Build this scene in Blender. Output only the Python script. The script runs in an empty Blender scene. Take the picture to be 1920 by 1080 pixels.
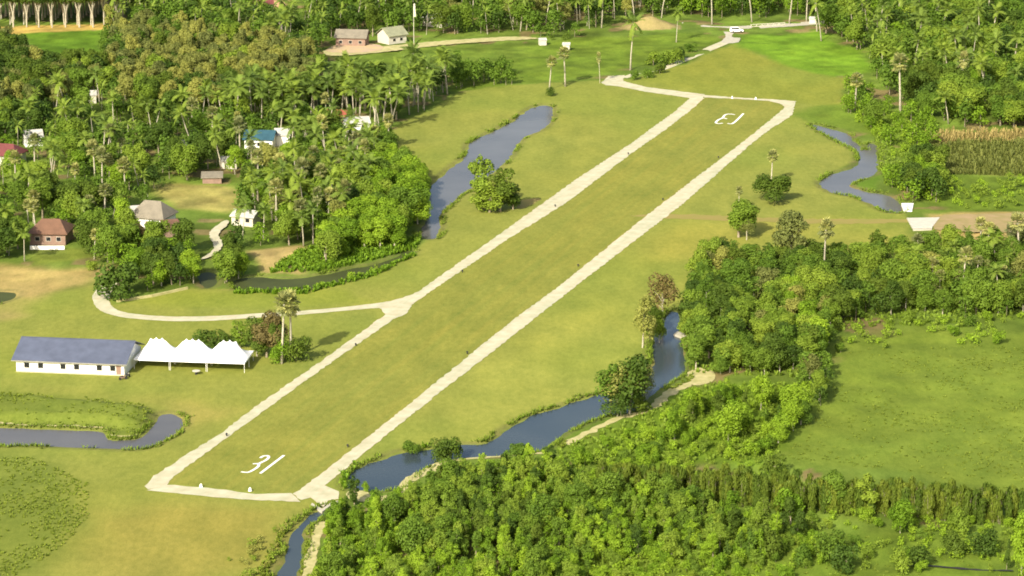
import bpy, bmesh, math, random
import numpy as np
from mathutils import Vector, Matrix
from mathutils.geometry import tessellate_polygon

# ------------------------------------------------------------------ camera, light, exposure
sc = bpy.context.scene
COL = sc.collection
F_PX, CAM_H, PITCH = 5300.0, 160.0, math.atan(1414.0 / 5300.0)
cam_data = bpy.data.cameras.new('camera')
cam_data.sensor_width = 36.0
cam_data.lens = 36.0 * F_PX / 1920.0
cam_data.clip_start = 1.0
cam_data.clip_end = 20000.0
cam = bpy.data.objects.new('camera', cam_data)
cam.location = (0, 0, CAM_H)
cam.rotation_euler = (math.pi / 2 - PITCH, 0, 0)
COL.objects.link(cam)
sc.camera = cam

SUN_EL, SUN_AZ = math.radians(33), math.radians(25)      # light travels forward and to the right
world = bpy.data.worlds.new('World')
sc.world = world
world.use_nodes = True
wn = world.node_tree
sky = wn.nodes.new('ShaderNodeTexSky')
sky.sky_type = 'NISHITA'
sky.sun_disc = False
sky.sun_elevation = SUN_EL
sky.sun_rotation = SUN_AZ + math.pi
sky.dust_density = 4.5
bg = wn.nodes['Background']
bg.inputs['Strength'].default_value = 0.13
wn.links.new(sky.outputs[0], bg.inputs['Color'])
sun = bpy.data.lights.new('sun', 'SUN')
sun.energy = 4.5
sun.angle = math.radians(0.5)
sun.color = (1.0, 0.93, 0.78)
so = bpy.data.objects.new('sun', sun)
d = Vector((math.sin(SUN_AZ) * math.cos(SUN_EL), math.cos(SUN_AZ) * math.cos(SUN_EL), -math.sin(SUN_EL)))
so.rotation_euler = d.to_track_quat('-Z', 'Y').to_euler()
so.location = (-100, -200, 300)
COL.objects.link(so)
sc.view_settings.view_transform = 'Standard'
sc.view_settings.look = 'None'
sc.view_settings.exposure = 0.70
sc.view_settings.gamma = 1.0
sc.cycles.filter_width = 1.8

rng = np.random.default_rng(7)
random.seed(7)

# ------------------------------------------------------------------ helpers
def G(px, py, z=0.0):
    """The point at height z that lies on the sight line of a spot of the 1920x1080 photograph."""
    u, v = (px - 960.0) / F_PX, (540.0 - py) / F_PX
    cp, sp = math.cos(PITCH), math.sin(PITCH)
    dx, dy, dz = u, cp + v * sp, -sp + v * cp
    t = (z - CAM_H) / dz
    return Vector((dx * t, dy * t, z))

def to_px(x, y, z=0.0):
    cp, sp = math.cos(PITCH), math.sin(PITCH)
    dz = z - CAM_H
    zz = y * cp - dz * sp
    vv = y * sp + dz * cp
    return 960 + F_PX * x / zz, 540 - F_PX * vv / zz

def scale_at(py):
    return (py + 874.0) / 165.6

def gpoly(pts):
    return np.array([G(x, y)[:2] for x, y in pts])

def smooth(pts, n=4, closed=True):
    P = [np.array(p, float) for p in pts]
    out, m = [], len(pts)
    for i in range(m if closed else m - 1):
        if closed:
            a, b, c, e = P[(i - 1) % m], P[i], P[(i + 1) % m], P[(i + 2) % m]
        else:
            a, b, c, e = P[max(i - 1, 0)], P[i], P[i + 1], P[min(i + 2, m - 1)]
        for k in range(n):
            t = k / n
            out.append(0.5 * (2 * b + (c - a) * t + (2 * a - 5 * b + 4 * c - e) * t * t + (-a + 3 * b - 3 * c + e) * t ** 3))
    if not closed:
        out.append(P[-1])
    return out

def sdf(X, Y, poly):
    """signed distance to a polygon (negative inside)"""
    dmin = np.full(X.shape, 1e9)
    inside = np.zeros(X.shape, bool)
    n = len(poly)
    for i in range(n):
        x0, y0 = poly[i]
        x1, y1 = poly[(i + 1) % n]
        ex, ey = x1 - x0, y1 - y0
        wx, wy = X - x0, Y - y0
        t = np.clip((wx * ex + wy * ey) / (ex * ex + ey * ey + 1e-9), 0, 1)
        dmin = np.minimum(dmin, (wx - ex * t) ** 2 + (wy - ey * t) ** 2)
        cond = (y0 > Y) != (y1 > Y)
        xi = (x1 - x0) * (Y - y0) / (y1 - y0 + 1e-12) + x0
        inside ^= cond & (X < xi)
    dmin = np.sqrt(dmin)
    return np.where(inside, -dmin, dmin)

_perm = rng.random((256, 256))
def vnoise(X, Y, s, o=0.0):
    x, y = X / s + 57.3 + o, Y / s + 91.7 + o * 1.7
    xi, yi = np.floor(x).astype(int), np.floor(y).astype(int)
    fx, fy = x - xi, y - yi
    fx, fy = fx * fx * (3 - 2 * fx), fy * fy * (3 - 2 * fy)
    g = lambda a, b: _perm[a % 256, b % 256]
    return (g(xi, yi) * (1 - fx) + g(xi + 1, yi) * fx) * (1 - fy) + (g(xi, yi + 1) * (1 - fx) + g(xi + 1, yi + 1) * fx) * fy

def tag(o, label=None, cat=None, group=None, kind=None):
    if label: o['label'] = label
    if cat: o['category'] = cat
    if group: o['group'] = group
    if kind: o['kind'] = kind
    return o

def link(name, data, parent=None, loc=(0, 0, 0), rot=0.0):
    o = bpy.data.objects.new(name, data)
    COL.objects.link(o)
    o.parent = parent
    o.location = loc
    o.rotation_euler = (0, 0, rot)
    return o

def empty(name, loc, rot=0.0):
    o = link(name, None, None, loc, rot)
    o.empty_display_size = 0.5
    return o

def np_mesh(name, V, Fq, mat, tint=None, smoothed=False):
    """mesh of quads (n,4) or triangles (n,3) from arrays; tint: one number per face"""
    V = np.asarray(V, np.float32); Fq = np.asarray(Fq, np.int32)
    k = Fq.shape[1]
    me = bpy.data.meshes.new(name)
    me.vertices.add(len(V)); me.vertices.foreach_set('co', V.ravel())
    me.loops.add(Fq.size); me.loops.foreach_set('vertex_index', Fq.ravel())
    me.polygons.add(len(Fq))
    me.polygons.foreach_set('loop_start', np.arange(0, Fq.size, k, dtype=np.int32))
    if tint is not None:
        a = me.attributes.new('tint', 'FLOAT', 'FACE')
        a.data.foreach_set('value', np.asarray(tint, np.float32))
    if mat: me.materials.append(mat)
    me.update(calc_edges=True)
    if smoothed: me.shade_smooth()
    return me

class MB:
    """collects boxes, prisms and tubes into one mesh"""
    def __init__(s): s.v = []; s.f = []
    def add(s, vs, fs):
        b = len(s.v); s.v += [tuple(v) for v in vs]; s.f += [tuple(i + b for i in f) for f in fs]
    def box(s, x0, x1, y0, y1, z0, z1):
        s.add([(x0, y0, z0), (x1, y0, z0), (x1, y1, z0), (x0, y1, z0), (x0, y0, z1), (x1, y0, z1), (x1, y1, z1), (x0, y1, z1)],
              [(0, 3, 2, 1), (4, 5, 6, 7), (0, 1, 5, 4), (1, 2, 6, 5), (2, 3, 7, 6), (3, 0, 4, 7)])
        return s
    def tube(s, pts, rad, n=7, cap=True):
        pts = [Vector(p) for p in pts]; rings = []
        b0 = len(s.v)
        for i, p in enumerate(pts):
            a = pts[max(i - 1, 0)]; c = pts[min(i + 1, len(pts) - 1)]
            t = (c - a).normalized()
            u = t.cross(Vector((0, 1, 0.01))).normalized() if abs(t.y) < 0.9 else t.cross(Vector((1, 0, 0))).normalized()
            w = t.cross(u)
            r = rad[i] if hasattr(rad, '__len__') else rad
            for k in range(n):
                an = 2 * math.pi * k / n
                s.v.append(tuple(p + u * math.cos(an) * r + w * math.sin(an) * r))
        for i in range(len(pts) - 1):
            for k in range(n):
                s.f.append((b0 + i * n + k, b0 + i * n + (k + 1) % n, b0 + (i + 1) * n + (k + 1) % n, b0 + (i + 1) * n + k))
        if cap:
            s.f.append(tuple(b0 + (len(pts) - 1) * n + k for k in range(n)))
            s.f.append(tuple(b0 + n - 1 - k for k in range(n)))
        return s
    def mesh(s, name, mat, smoothed=False):
        me = bpy.data.meshes.new(name)
        me.from_pydata(s.v, [], s.f)
        me.materials.append(mat)
        me.update()
        bm = bmesh.new(); bm.from_mesh(me); bmesh.ops.recalc_face_normals(bm, faces=bm.faces); bm.to_mesh(me); bm.free()
        if smoothed: me.shade_smooth()
        return me
    def build(s, name, mat, parent=None, loc=(0, 0, 0), rot=0.0, smoothed=False):
        return link(name, s.mesh(name, mat, smoothed), parent, loc, rot)

# ------------------------------------------------------------------ materials
def mat_new(name):
    m = bpy.data.materials.new(name); m.use_nodes = True
    nt = m.node_tree
    return m, nt, nt.nodes['Principled BSDF']

def N(nt, typ, **kw):
    n = nt.nodes.new(typ)
    for k, v in kw.items():
        if k.startswith('_'): setattr(n, k[1:], v)
        else: n.inputs[k].default_value = v
    return n

def mixc(nt, fac, a, b, mode='MIX'):
    n = nt.nodes.new('ShaderNodeMix'); n.data_type = 'RGBA'; n.blend_type = mode
    for s, v in ((n.inputs[0], fac), (n.inputs[6], a), (n.inputs[7], b)):
        if hasattr(v, 'is_output') or isinstance(v, bpy.types.NodeSocket): nt.links.new(v, s)
        else: s.default_value = v if not hasattr(v, '__len__') or len(v) == 4 else (*v, 1)
    return n.outputs[2]

def maprange(nt, v, a, b, c, e):
    n = nt.nodes.new('ShaderNodeMapRange')
    nt.links.new(v, n.inputs[0])
    for i, x in enumerate((a, b, c, e)): n.inputs[i + 1].default_value = x
    return n.outputs[0]

def pos_noise(nt, scale, detail=3.0, rough=0.55, stretch=None, coord='pos'):
    if coord == 'pos':
        src = nt.nodes.new('ShaderNodeNewGeometry').outputs['Position']
    else:
        src = nt.nodes.new('ShaderNodeTexCoord').outputs['Object']
    if stretch:
        mp = nt.nodes.new('ShaderNodeMapping'); mp.inputs['Scale'].default_value = stretch
        nt.links.new(src, mp.inputs[0]); src = mp.outputs[0]
    n = N(nt, 'ShaderNodeTexNoise', Scale=scale, Detail=detail, Roughness=rough)
    nt.links.new(src, n.inputs['Vector'])
    return n.outputs['Fac']

def noisy(name, col, amount=0.25, scale=1.5, rough=0.85, col2=None, bump=0.0, spec=0.2, coord='pos', stretch=None):
    m, nt, b = mat_new(name)
    f = pos_noise(nt, scale, 4.0, 0.6, stretch, coord)
    c2 = col2 or tuple(c * (1 - amount) for c in col)
    c1 = col if col2 else tuple(min(1, c * (1 + amount)) for c in col)
    o = mixc(nt, maprange(nt, f, 0.3, 0.7, 0, 1), c2, c1)
    nt.links.new(o, b.inputs['Base Color'])
    b.inputs['Roughness'].default_value = rough
    b.inputs['Specular IOR Level'].default_value = spec
    if bump:
        bn = N(nt, 'ShaderNodeBump', Strength=bump, Distance=0.2)
        nt.links.new(f, bn.inputs['Height']); nt.links.new(bn.outputs[0], b.inputs['Normal'])
    return m

def ground_material(name, base=None, attr=False):
    m, nt, b = mat_new(name)
    if attr:
        a = nt.nodes.new('ShaderNodeAttribute'); a.attribute_name = 'cover'; c = a.outputs['Color']
    else:
        c = base
    big = pos_noise(nt, 0.022, 4.0, 0.6)
    med = pos_noise(nt, 0.13, 5.0, 0.65, (1.0, 0.45, 1.0))
    fine = pos_noise(nt, 0.9, 4.0, 0.7, (1.0, 0.5, 1.0))
    grain = pos_noise(nt, 4.0, 2.0, 0.7)
    c = mixc(nt, maprange(nt, big, 0.35, 0.65, 0.0, 0.55), c, (1.07, 1.0, 0.88), 'MULTIPLY')
    v = mixc(nt, maprange(nt, med, 0.3, 0.7, 0, 1), (0.80, 0.85, 0.80), (1.16, 1.12, 1.1))
    c = mixc(nt, 1.0, c, v, 'MULTIPLY')
    v = mixc(nt, maprange(nt, fine, 0.3, 0.7, 0, 1), (0.84, 0.88, 0.80), (1.14, 1.12, 1.15))
    c = mixc(nt, 1.0, c, v, 'MULTIPLY')
    v = mixc(nt, maprange(nt, grain, 0.3, 0.7, 0, 1), (0.86, 0.88, 0.84), (1.12, 1.1, 1.1))
    c = mixc(nt, 1.0, c, v, 'MULTIPLY')
    nt.links.new(c, b.inputs['Base Color'])
    b.inputs['Roughness'].default_value = 0.95
    b.inputs['Specular IOR Level'].default_value = 0.08
    bn = N(nt, 'ShaderNodeBump', Strength=0.35, Distance=0.25)
    nt.links.new(fine, bn.inputs['Height']); nt.links.new(bn.outputs[0], b.inputs['Normal'])
    return m

def add_wear(m, ang):
    nt = m.node_tree; b = nt.nodes['Principled BSDF']
    src = b.inputs['Base Color'].links[0].from_socket
    g = nt.nodes.new('ShaderNodeNewGeometry')
    mp = nt.nodes.new('ShaderNodeMapping'); mp.vector_type = 'TEXTURE'; mp.inputs['Rotation'].default_value = (0, 0, ang); mp.inputs['Scale'].default_value = (30.0, 1.0, 1.0)
    nt.links.new(g.outputs['Position'], mp.inputs[0])
    n = N(nt, 'ShaderNodeTexNoise', Scale=0.55, Detail=4.0, Roughness=0.7)
    nt.links.new(mp.outputs[0], n.inputs['Vector'])
    c = mixc(nt, maprange(nt, n.outputs['Fac'], 0.35, 0.68, 0, 1), (0.90, 0.95, 0.90), (1.10, 1.03, 1.0))
    nt.links.new(mixc(nt, 1.0, src, c, 'MULTIPLY'), b.inputs['Base Color'])

def leaf_material(name, a, b_, olive=None):
    m, nt, b = mat_new(name)
    at = nt.nodes.new('ShaderNodeAttribute'); at.attribute_name = 'tint'
    oi = nt.nodes.new('ShaderNodeObjectInfo')
    c = mixc(nt, at.outputs['Fac'], a, b_)
    if olive:
        c = mixc(nt, maprange(nt, oi.outputs['Random'], 0.0, 1.0, 0.0, 0.75), c, olive)
    v = mixc(nt, oi.outputs['Random'], (0.68, 0.72, 0.75), (1.30, 1.22, 1.0))
    c = mixc(nt, 1.0, c, v, 'MULTIPLY')
    nt.links.new(c, b.inputs['Base Color'])
    b.inputs['Roughness'].default_value = 0.65
    b.inputs['Specular IOR Level'].default_value = 0.15
    tr = nt.nodes.new('ShaderNodeBsdfTranslucent')
    nt.links.new(c, tr.inputs['Color'])
    mx = nt.nodes.new('ShaderNodeMixShader'); mx.inputs[0].default_value = 0.36
    out = nt.nodes['Material Output']
    nt.links.new(b.outputs[0], mx.inputs[1]); nt.links.new(tr.outputs[0], mx.inputs[2]); nt.links.new(mx.outputs[0], out.inputs['Surface'])
    return m

def metal_roof(name, col, rough=0.45, rib=5.0):
    m, nt, b = mat_new(name)
    f = pos_noise(nt, 0.5, 4, 0.6, coord='obj')
    c = mixc(nt, maprange(nt, f, 0.3, 0.7, 0, 1), tuple(x * 0.82 for x in col), tuple(min(1, x * 1.15) for x in col))
    nt.links.new(c, b.inputs['Base Color'])
    b.inputs['Roughness'].default_value = rough
    w = N(nt, 'ShaderNodeTexWave', Scale=rib); w.bands_direction = 'X'
    tc = nt.nodes.new('ShaderNodeTexCoord'); nt.links.new(tc.outputs['Object'], w.inputs[0])
    bn = N(nt, 'ShaderNodeBump', Strength=0.3, Distance=0.05)
    nt.links.new(w.outputs['Fac'], bn.inputs['Height']); nt.links.new(bn.outputs[0], b.inputs['Normal'])
    return m

M = {}
M['ground'] = ground_material('ground_cover', attr=True)
M['runway'] = ground_material('runway_turf', (0.200, 0.210, 0.044, 1))
_a, _b = G(440, 917), G(1395, 187)
add_wear(M['runway'], math.atan2(_b.y - _a.y, _b.x - _a.x))
M['gravel'] = noisy('pale_gravel', (0.53, 0.50, 0.36), scale=0.35, col2=(0.41, 0.38, 0.25), bump=0.1, rough=0.95)
M['bank'] = noisy('pale_bank_soil', (0.50, 0.44, 0.22), scale=0.6, col2=(0.30, 0.29, 0.10), rough=0.95)
add_wear(M['gravel'], math.atan2(_b.y - _a.y, _b.x - _a.x))
M['concrete'] = noisy('concrete', (0.42, 0.39, 0.30), 0.15, 0.7, 0.9)
M['soil'] = noisy('bare_soil', (0.34, 0.245, 0.125), scale=0.25, col2=(0.24, 0.205, 0.07), bump=0.3, rough=0.95)
M['faintsoil'] = noisy('worn_track_soil', (0.27, 0.205, 0.065), scale=0.12, col2=(0.22, 0.21, 0.045), rough=0.95)
M['pink'] = noisy('pink_clay', (0.42, 0.31, 0.22), scale=0.25, col2=(0.5, 0.38, 0.18), rough=0.95)
M['white'] = noisy('white_paint', (0.80, 0.79, 0.72), 0.06, 0.8, 0.7)
M['cream'] = noisy('cream_wall', (0.50, 0.47, 0.38), 0.08, 0.8, 0.8)
M['tent'] = noisy('white_canvas', (0.86, 0.86, 0.84), 0.04, 0.6, 0.6)
M['dark'] = noisy('dark_glass', (0.015, 0.016, 0.018), 0.2, 2.0, 0.25, spec=0.5)
M['black'] = noisy('dark_rubber', (0.03, 0.03, 0.03), 0.2, 3.0, 0.8)
M['brownwall'] = noisy('pinkish_wall', (0.24, 0.16, 0.12), 0.15, 0.9, 0.85)
M['blue'] = metal_roof('blue_grey_sheet_roof', (0.090, 0.104, 0.146), 0.5, 1.4)
M['rust'] = metal_roof('rusty_brown_roof', (0.155, 0.080, 0.045), 0.8, 3)
M['red'] = metal_roof('red_roof', (0.15, 0.040, 0.035), 0.7, 3)
M['orange'] = metal_roof('orange_roof', (0.27, 0.075, 0.04), 0.8, 3)
M['tan'] = metal_roof('tan_grey_roof', (0.20, 0.175, 0.125), 0.8, 3)
M['teal'] = metal_roof('teal_blue_roof', (0.030, 0.085, 0.110), 0.5, 3)
M['grey'] = metal_roof('weathered_grey_roof', (0.30, 0.29, 0.24), 0.7, 3)
M['palegreen'] = metal_roof('pale_green_roof', (0.23, 0.235, 0.14), 0.8, 3)
M['whiteroof'] = metal_roof('white_roof', (0.42, 0.41, 0.36), 0.7, 3)
M['bark'] = noisy('grey_bark', (0.26, 0.22, 0.15), 0.3, 1.5, 0.95)
M['palebark'] = noisy('pale_bark', (0.36, 0.33, 0.24), 0.25, 1.0, 0.9)
M['darkbark'] = noisy('dark_bark', (0.12, 0.085, 0.055), 0.3, 1.5, 0.95)

M['leaf_dark'] = leaf_material('leaf_dark', (0.032, 0.070, 0.010), (0.118, 0.195, 0.024), (0.090, 0.135, 0.018))
M['leaf_mid'] = leaf_material('leaf_mid', (0.064, 0.128, 0.012), (0.200, 0.320, 0.032), (0.180, 0.250, 0.034))
M['leaf_bright'] = leaf_material('leaf_bright', (0.090, 0.175, 0.010), (0.255, 0.410, 0.024), (0.21, 0.32, 0.03))
M['leaf_olive'] = leaf_material('leaf_olive', (0.125, 0.150, 0.032), (0.280, 0.310, 0.085), (0.24, 0.26, 0.065))
M['leaf_palm'] = leaf_material('leaf_palm', (0.095, 0.155, 0.024), (0.265, 0.365, 0.065), (0.17, 0.245, 0.035))
M['leaf_fan'] = leaf_material('leaf_fan', (0.14, 0.17, 0.050), (0.37, 0.38, 0.14))
M['leaf_brown'] = leaf_material('leaf_brown', (0.085, 0.070, 0.028), (0.19, 0.165, 0.06))
M['reed'] = leaf_material('reed', (0.070, 0.120, 0.012), (0.150, 0.225, 0.026), (0.130, 0.165, 0.024))
M['tuft'] = leaf_material('tall_grass_blades', (0.10, 0.150, 0.020), (0.20, 0.255, 0.034))
M['corn'] = leaf_material('corn_leaves', (0.10, 0.125, 0.025), (0.22, 0.24, 0.055))
M['dryplant'] = leaf_material('dry_yellow_stalks', (0.22, 0.19, 0.07), (0.38, 0.31, 0.13))

def water_material(name, a, c_, spec=0.38):
    m, nt, b = mat_new(name)
    f = pos_noise(nt, 0.05, 3, 0.5)
    c = mixc(nt, maprange(nt, f, 0.3, 0.7, 0, 1), a, c_)
    nt.links.new(c, b.inputs['Base Color'])
    b.inputs['Roughness'].default_value = 0.16
    b.inputs['IOR'].default_value = 1.33
    b.inputs['Specular IOR Level'].default_value = spec
    g = pos_noise(nt, 1.2, 2, 0.5)
    bn = N(nt, 'ShaderNodeBump', Strength=0.08, Distance=0.1)
    nt.links.new(g, bn.inputs['Height']); nt.links.new(bn.outputs[0], b.inputs['Normal'])
    return m
M['water'] = water_material('blue_grey_water', (0.030, 0.044, 0.052), (0.048, 0.062, 0.066))
M['greywater'] = water_material('muddy_grey_water', (0.085, 0.082, 0.080), (0.13, 0.125, 0.118), 0.22)
M['greenwater'] = noisy('green_brown_water', (0.055, 0.066, 0.020), 0.2, 0.1, 0.6, spec=0.12)

# ------------------------------------------------------------------ outlines on the ground (spots of the 1920x1080 photograph)
W_POND = smooth([(1032, 197), (1007, 197), (982, 210), (958, 228), (925, 245), (880, 268), (875, 290), (837, 320), (805, 355), (802, 410), (790, 425), (792, 443), (817, 445),
                 (826, 425), (828, 398), (860, 367), (885, 350), (937, 312), (960, 287), (977, 260), (1022, 238), (1037, 214)], 3)
W_CREEK = smooth([(652, 912), (660, 885), (690, 868), (720, 857), (745, 847), (817, 837), (857, 832), (905, 830), (930, 820), (947, 805), (997, 777), (1047, 762), (1110, 740),
                  (1150, 735), (1195, 712), (1222, 690), (1224, 655), (1227, 617), (1245, 598), (1262, 580), (1273, 590), (1276, 630), (1284, 665), (1285, 693), (1250, 718),
                  (1210, 750), (1180, 772), (1140, 776), (1100, 789), (1055, 812), (1017, 842), (960, 850), (905, 854), (855, 858), (802, 872), (776, 887), (750, 912), (700, 918)], 3)
W_BOTTOM = smooth([(500, 1110), (515, 1080), (537, 1035), (540, 1000), (560, 980), (582, 962), (608, 950), (625, 946), (625, 952), (600, 968), (573, 990), (569, 1025), (556, 1075), (545, 1110)], 3)
W_RIGHT = smooth([(1520, 233), (1545, 236), (1590, 250), (1604, 266), (1622, 280), (1628, 268), (1642, 270), (1645, 300), (1643, 322), (1630, 330), (1600, 340), (1596, 348), (1625, 358),
                  (1655, 362), (1680, 372), (1692, 384), (1690, 397), (1660, 395), (1633, 381), (1600, 367), (1562, 360), (1537, 343), (1562, 324), (1590, 317), (1608, 305), (1610, 285), (1590, 273), (1560, 258)], 3)
W_LEFT = smooth([(-60, 793), (0, 799), (100, 802), (190, 806), (202, 820), (235, 823), (262, 818), (285, 795), (304, 774), (332, 776), (344, 788), (330, 808), (300, 828), (255, 840), (160, 837), (60, 833), (-60, 830)], 3)
W_POOL = smooth([(440, 524), (480, 517), (545, 521), (610, 512), (665, 500), (712, 492), (762, 470), (775, 472), (735, 492), (690, 510), (640, 526), (575, 541), (505, 545), (445, 540)], 3)
W_YARD = smooth([(372, 512), (395, 508), (408, 520), (400, 536), (378, 536)], 3)
W_EDGE = smooth([(-30, 548), (10, 545), (34, 548), (25, 558), (-30, 572)], 3)

MOWN = [(-200, 520), (60, 560), (180, 530), (205, 545), (215, 570), (290, 556), (350, 541), (440, 542), (505, 547), (600, 538), (700, 512), (780, 470), (800, 445), (803, 360), (745, 300), (722, 262),
        (760, 228), (810, 205), (850, 178), (905, 166), (960, 160), (1080, 153), (1130, 150), (1180, 148), (1290, 118), (1380, 82), (1430, 105), (1500, 132), (1590, 150), (1560, 200), (1500, 215), (1520, 235), (1590, 275),
        (1600, 300), (1535, 342), (1600, 368), (1690, 400), (1700, 430), (1712, 470), (1680, 500), (1480, 500), (1380, 490), (1300, 500), (1270, 560), (1225, 615), (1222, 690), (1110, 738), (950, 800), (905, 828), (745, 845), (655, 890), (640, 945), (560, 985), (535, 1030), (500, 1120), (-200, 1120)]
RUNWAY = [(310, 905), (1305, 182), (1480, 192), (570, 930)]

COVER = [   # (outline, colour, soft edge in metres); later ones win
    (MOWN, (0.206, 0.222, 0.046), 1.0),
    ([(-200, 850), (60, 850), (170, 900), (175, 980), (120, 1040), (0, 1120), (-200, 1120)], (0.138, 0.172, 0.030), 5.0),                 # rough green patch
    ([(180, 960), (330, 945), (560, 950), (500, 1040), (330, 1120), (120, 1120), (170, 1020)], (0.232, 0.214, 0.048), 8.0),                # dry turf
    ([(0, 735), (150, 742), (290, 765), (300, 780), (270, 812), (200, 812), (190, 800), (-60, 792), (-60, 735)], (0.100, 0.132, 0.022), 1.0),   # bank block
    ([(200, 735), (330, 745), (420, 770), (350, 800), (300, 765), (150, 740), (0, 722), (0, 714)], (0.262, 0.240, 0.060), 5.0),
    ([(-60, 505), (0, 500), (120, 498), (205, 500), (175, 540), (90, 548), (30, 590), (-60, 610)], (0.319, 0.246, 0.092), 4.0),               # bare earth by the village
    ([(240, 570), (500, 575), (700, 568), (640, 545), (540, 548), (350, 545)], (0.194, 0.223, 0.035), 3.0),
    ([(660, 890), (1110, 740), (1225, 660), (1250, 560), (1100, 560), (760, 830)], (0.243, 0.257, 0.052), 7.0),                           # paler meadow right of the strip
    ([(1255, 420), (1560, 405), (1700, 440), (1640, 470), (1360, 490), (1200, 500)], (0.251, 0.246, 0.048), 6.0),
    ([(1180, 150), (1290, 118), (1380, 82), (1500, 132), (1590, 150), (1560, 200), (1300, 175)], (0.194, 0.211, 0.035), 3.0),
    ([(1380, 82), (1400, 66), (1530, 60), (1620, 95), (1640, 130), (1560, 142), (1500, 130), (1430, 108)], (0.125, 0.223, 0.018), 3.0),     # lush green
    ([(880, 95), (1100, 70), (1340, 60), (1350, 78), (1290, 100), (1180, 130), (1120, 148), (960, 158), (850, 168), (840, 110)], (0.114, 0.169, 0.019), 3.0),
    ([(600, 100), (730, 92), (1000, 80), (1000, 105), (850, 120), (640, 125)], (0.114, 0.165, 0.021), 3.0),
    ([(1450, 215), (1540, 200), (1640, 200), (1760, 230), (1750, 300), (1640, 260), (1540, 232)], (0.118, 0.177, 0.022), 3.0),
    ([(1590, 320), (1652, 330), (1652, 358), (1600, 350)], (0.099, 0.169, 0.018), 1.0),
    ([(1735, 250), (1930, 245), (2000, 330), (1920, 335), (1770, 325)], (0.135, 0.150, 0.035), 2.0),                                       # corn
    ([(1745, 330), (1960, 330), (2000, 400), (1780, 398)], (0.099, 0.150, 0.018), 3.0),
    ([(1745, 402), (1800, 400), (2000, 400), (2000, 440), (1860, 452), (1760, 450)], (0.319, 0.238, 0.096), 2.0),                           # brown earth
    ([(1560, 640), (1750, 610), (2050, 630), (2050, 950), (1880, 940), (1700, 890), (1450, 862), (1530, 760)], (0.134, 0.182, 0.025), 4.0),   # pasture
    ([(1480, 985), (1700, 1000), (2050, 1010), (2050, 1130), (1080, 1130), (1110, 1040), (1300, 1010)], (0.118, 0.172, 0.021), 5.0),
    ([(1040, 840), (1200, 770), (1330, 720), (1550, 720), (1450, 862), (1120, 880)], (0.110, 0.173, 0.016), 4.0),                           # scrub slope
    ([(290, 350), (330, 345), (440, 345), (470, 375), (430, 400), (330, 392), (285, 370)], (0.274, 0.246, 0.077), 2.0),                       # village clearing
    ([(470, 470), (560, 462), (600, 480), (560, 512), (480, 515)], (0.334, 0.261, 0.111), 1.5),
    ([(490, 262), (550, 268), (550, 300), (500, 305)], (0.319, 0.276, 0.147), 1.5),
    ([(560, 240), (620, 235), (640, 262), (600, 268)], (0.122, 0.184, 0.022), 1.5),
    ([(60, 468), (150, 468), (205, 480), (60, 500)], (0.129, 0.161, 0.026), 2.0),
    ([(-60, 48), (0, 50), (100, 46), (200, 44), (205, 55), (60, 64), (-60, 62)], (0.395, 0.284, 0.081), 1.5),                                   # golden verge of plantation
    ([(40, 62), (190, 58), (190, 100), (60, 105)], (0.091, 0.169, 0.015), 2.0),
    ([(478, -10), (545, -10), (528, 28), (500, 24)], (0.441, 0.292, 0.162), 1.0),
]
WATERS = [(W_POND, 'pond', 'blue-grey pond tapering to a point beside the runway', 'greywater'),
          (W_CREEK, 'creek', '', 'water'), (W_BOTTOM, 'ditch', '', 'water'), (W_RIGHT, 'stream', '', 'greywater'),
          (W_LEFT, 'canal', '', 'greywater'), (W_POOL, 'pool', '', 'greenwater'), (W_YARD, 'yard_pond', '', 'greenwater'), (W_EDGE, 'field_pond', '', 'greenwater')]

# ------------------------------------------------------------------ ground
def axis(lo, hi, step, far):
    core = np.arange(lo, hi + 0.01, step)
    k = np.array([4, 12, 30, 80, 200, 500, 1200, far])
    return np.concatenate([(lo - k)[::-1], core, hi + k])
xs = axis(-205, 205, 1.15, 6000)
ys = np.concatenate([np.array([-6000, -1500, -400, 0, 200, 320, 380, 405]), np.arange(412, 1010, 1.25), np.array([1016, 1030, 1060, 1150, 1400, 2200, 4500, 12000])])
GX, GY = np.meshgrid(xs, ys)
Z = np.zeros_like(GX)
edge_n = (vnoise(GX, GY, 5.0) - 0.5) * 2.2 + (vnoise(GX, GY, 14.0, 3) - 0.5) * 4.0
base = np.array([0.095, 0.140, 0.022])
C = np.ones(GX.shape + (3,)) * base
lush = vnoise(GX, GY, 9.0, 8)[..., None]
C *= 0.8 + 0.7 * lush
wood_soil = (vnoise(GX, GY, 6.0, 21) > 0.74)[..., None]
C = np.where(wood_soil, np.array([0.17, 0.14, 0.06]), C)
for poly, col, soft in COVER:
    s = sdf(GX, GY, gpoly(poly)) + edge_n * min(soft, 3.0) * 0.5
    w = np.clip(0.5 - s / (2 * soft), 0, 1)[..., None]
    w = w * w * (3 - 2 * w)
    C = C * (1 - w) + np.array(col) * w
gm = np.clip(0.5 - sdf(GX, GY, gpoly(MOWN)) / 4.0, 0, 1) * np.clip((vnoise(GX, GY, 24.0, 61) - 0.35) * 2.2, 0, 1) * 0.55
C = C * (1 - gm[..., None]) + np.array([0.172, 0.214, 0.036]) * gm[..., None]
wd = np.full(GX.shape, 1e9)
for poly, *_ in WATERS:
    wd = np.minimum(wd, sdf(GX, GY, gpoly([tuple(p) for p in poly])))
wdn = wd + (vnoise(GX, GY, 2.5, 5) - 0.5) * 1.0
Z += np.where(wdn < 1.5, -0.3 * (1.5 - wdn) / 1.5, 0)
Z = np.maximum(Z, -1.6)
bank = np.clip(1 - np.abs(wd - 0.8) / 1.2, 0, 1)[..., None]        # darker band along the shore
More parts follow.
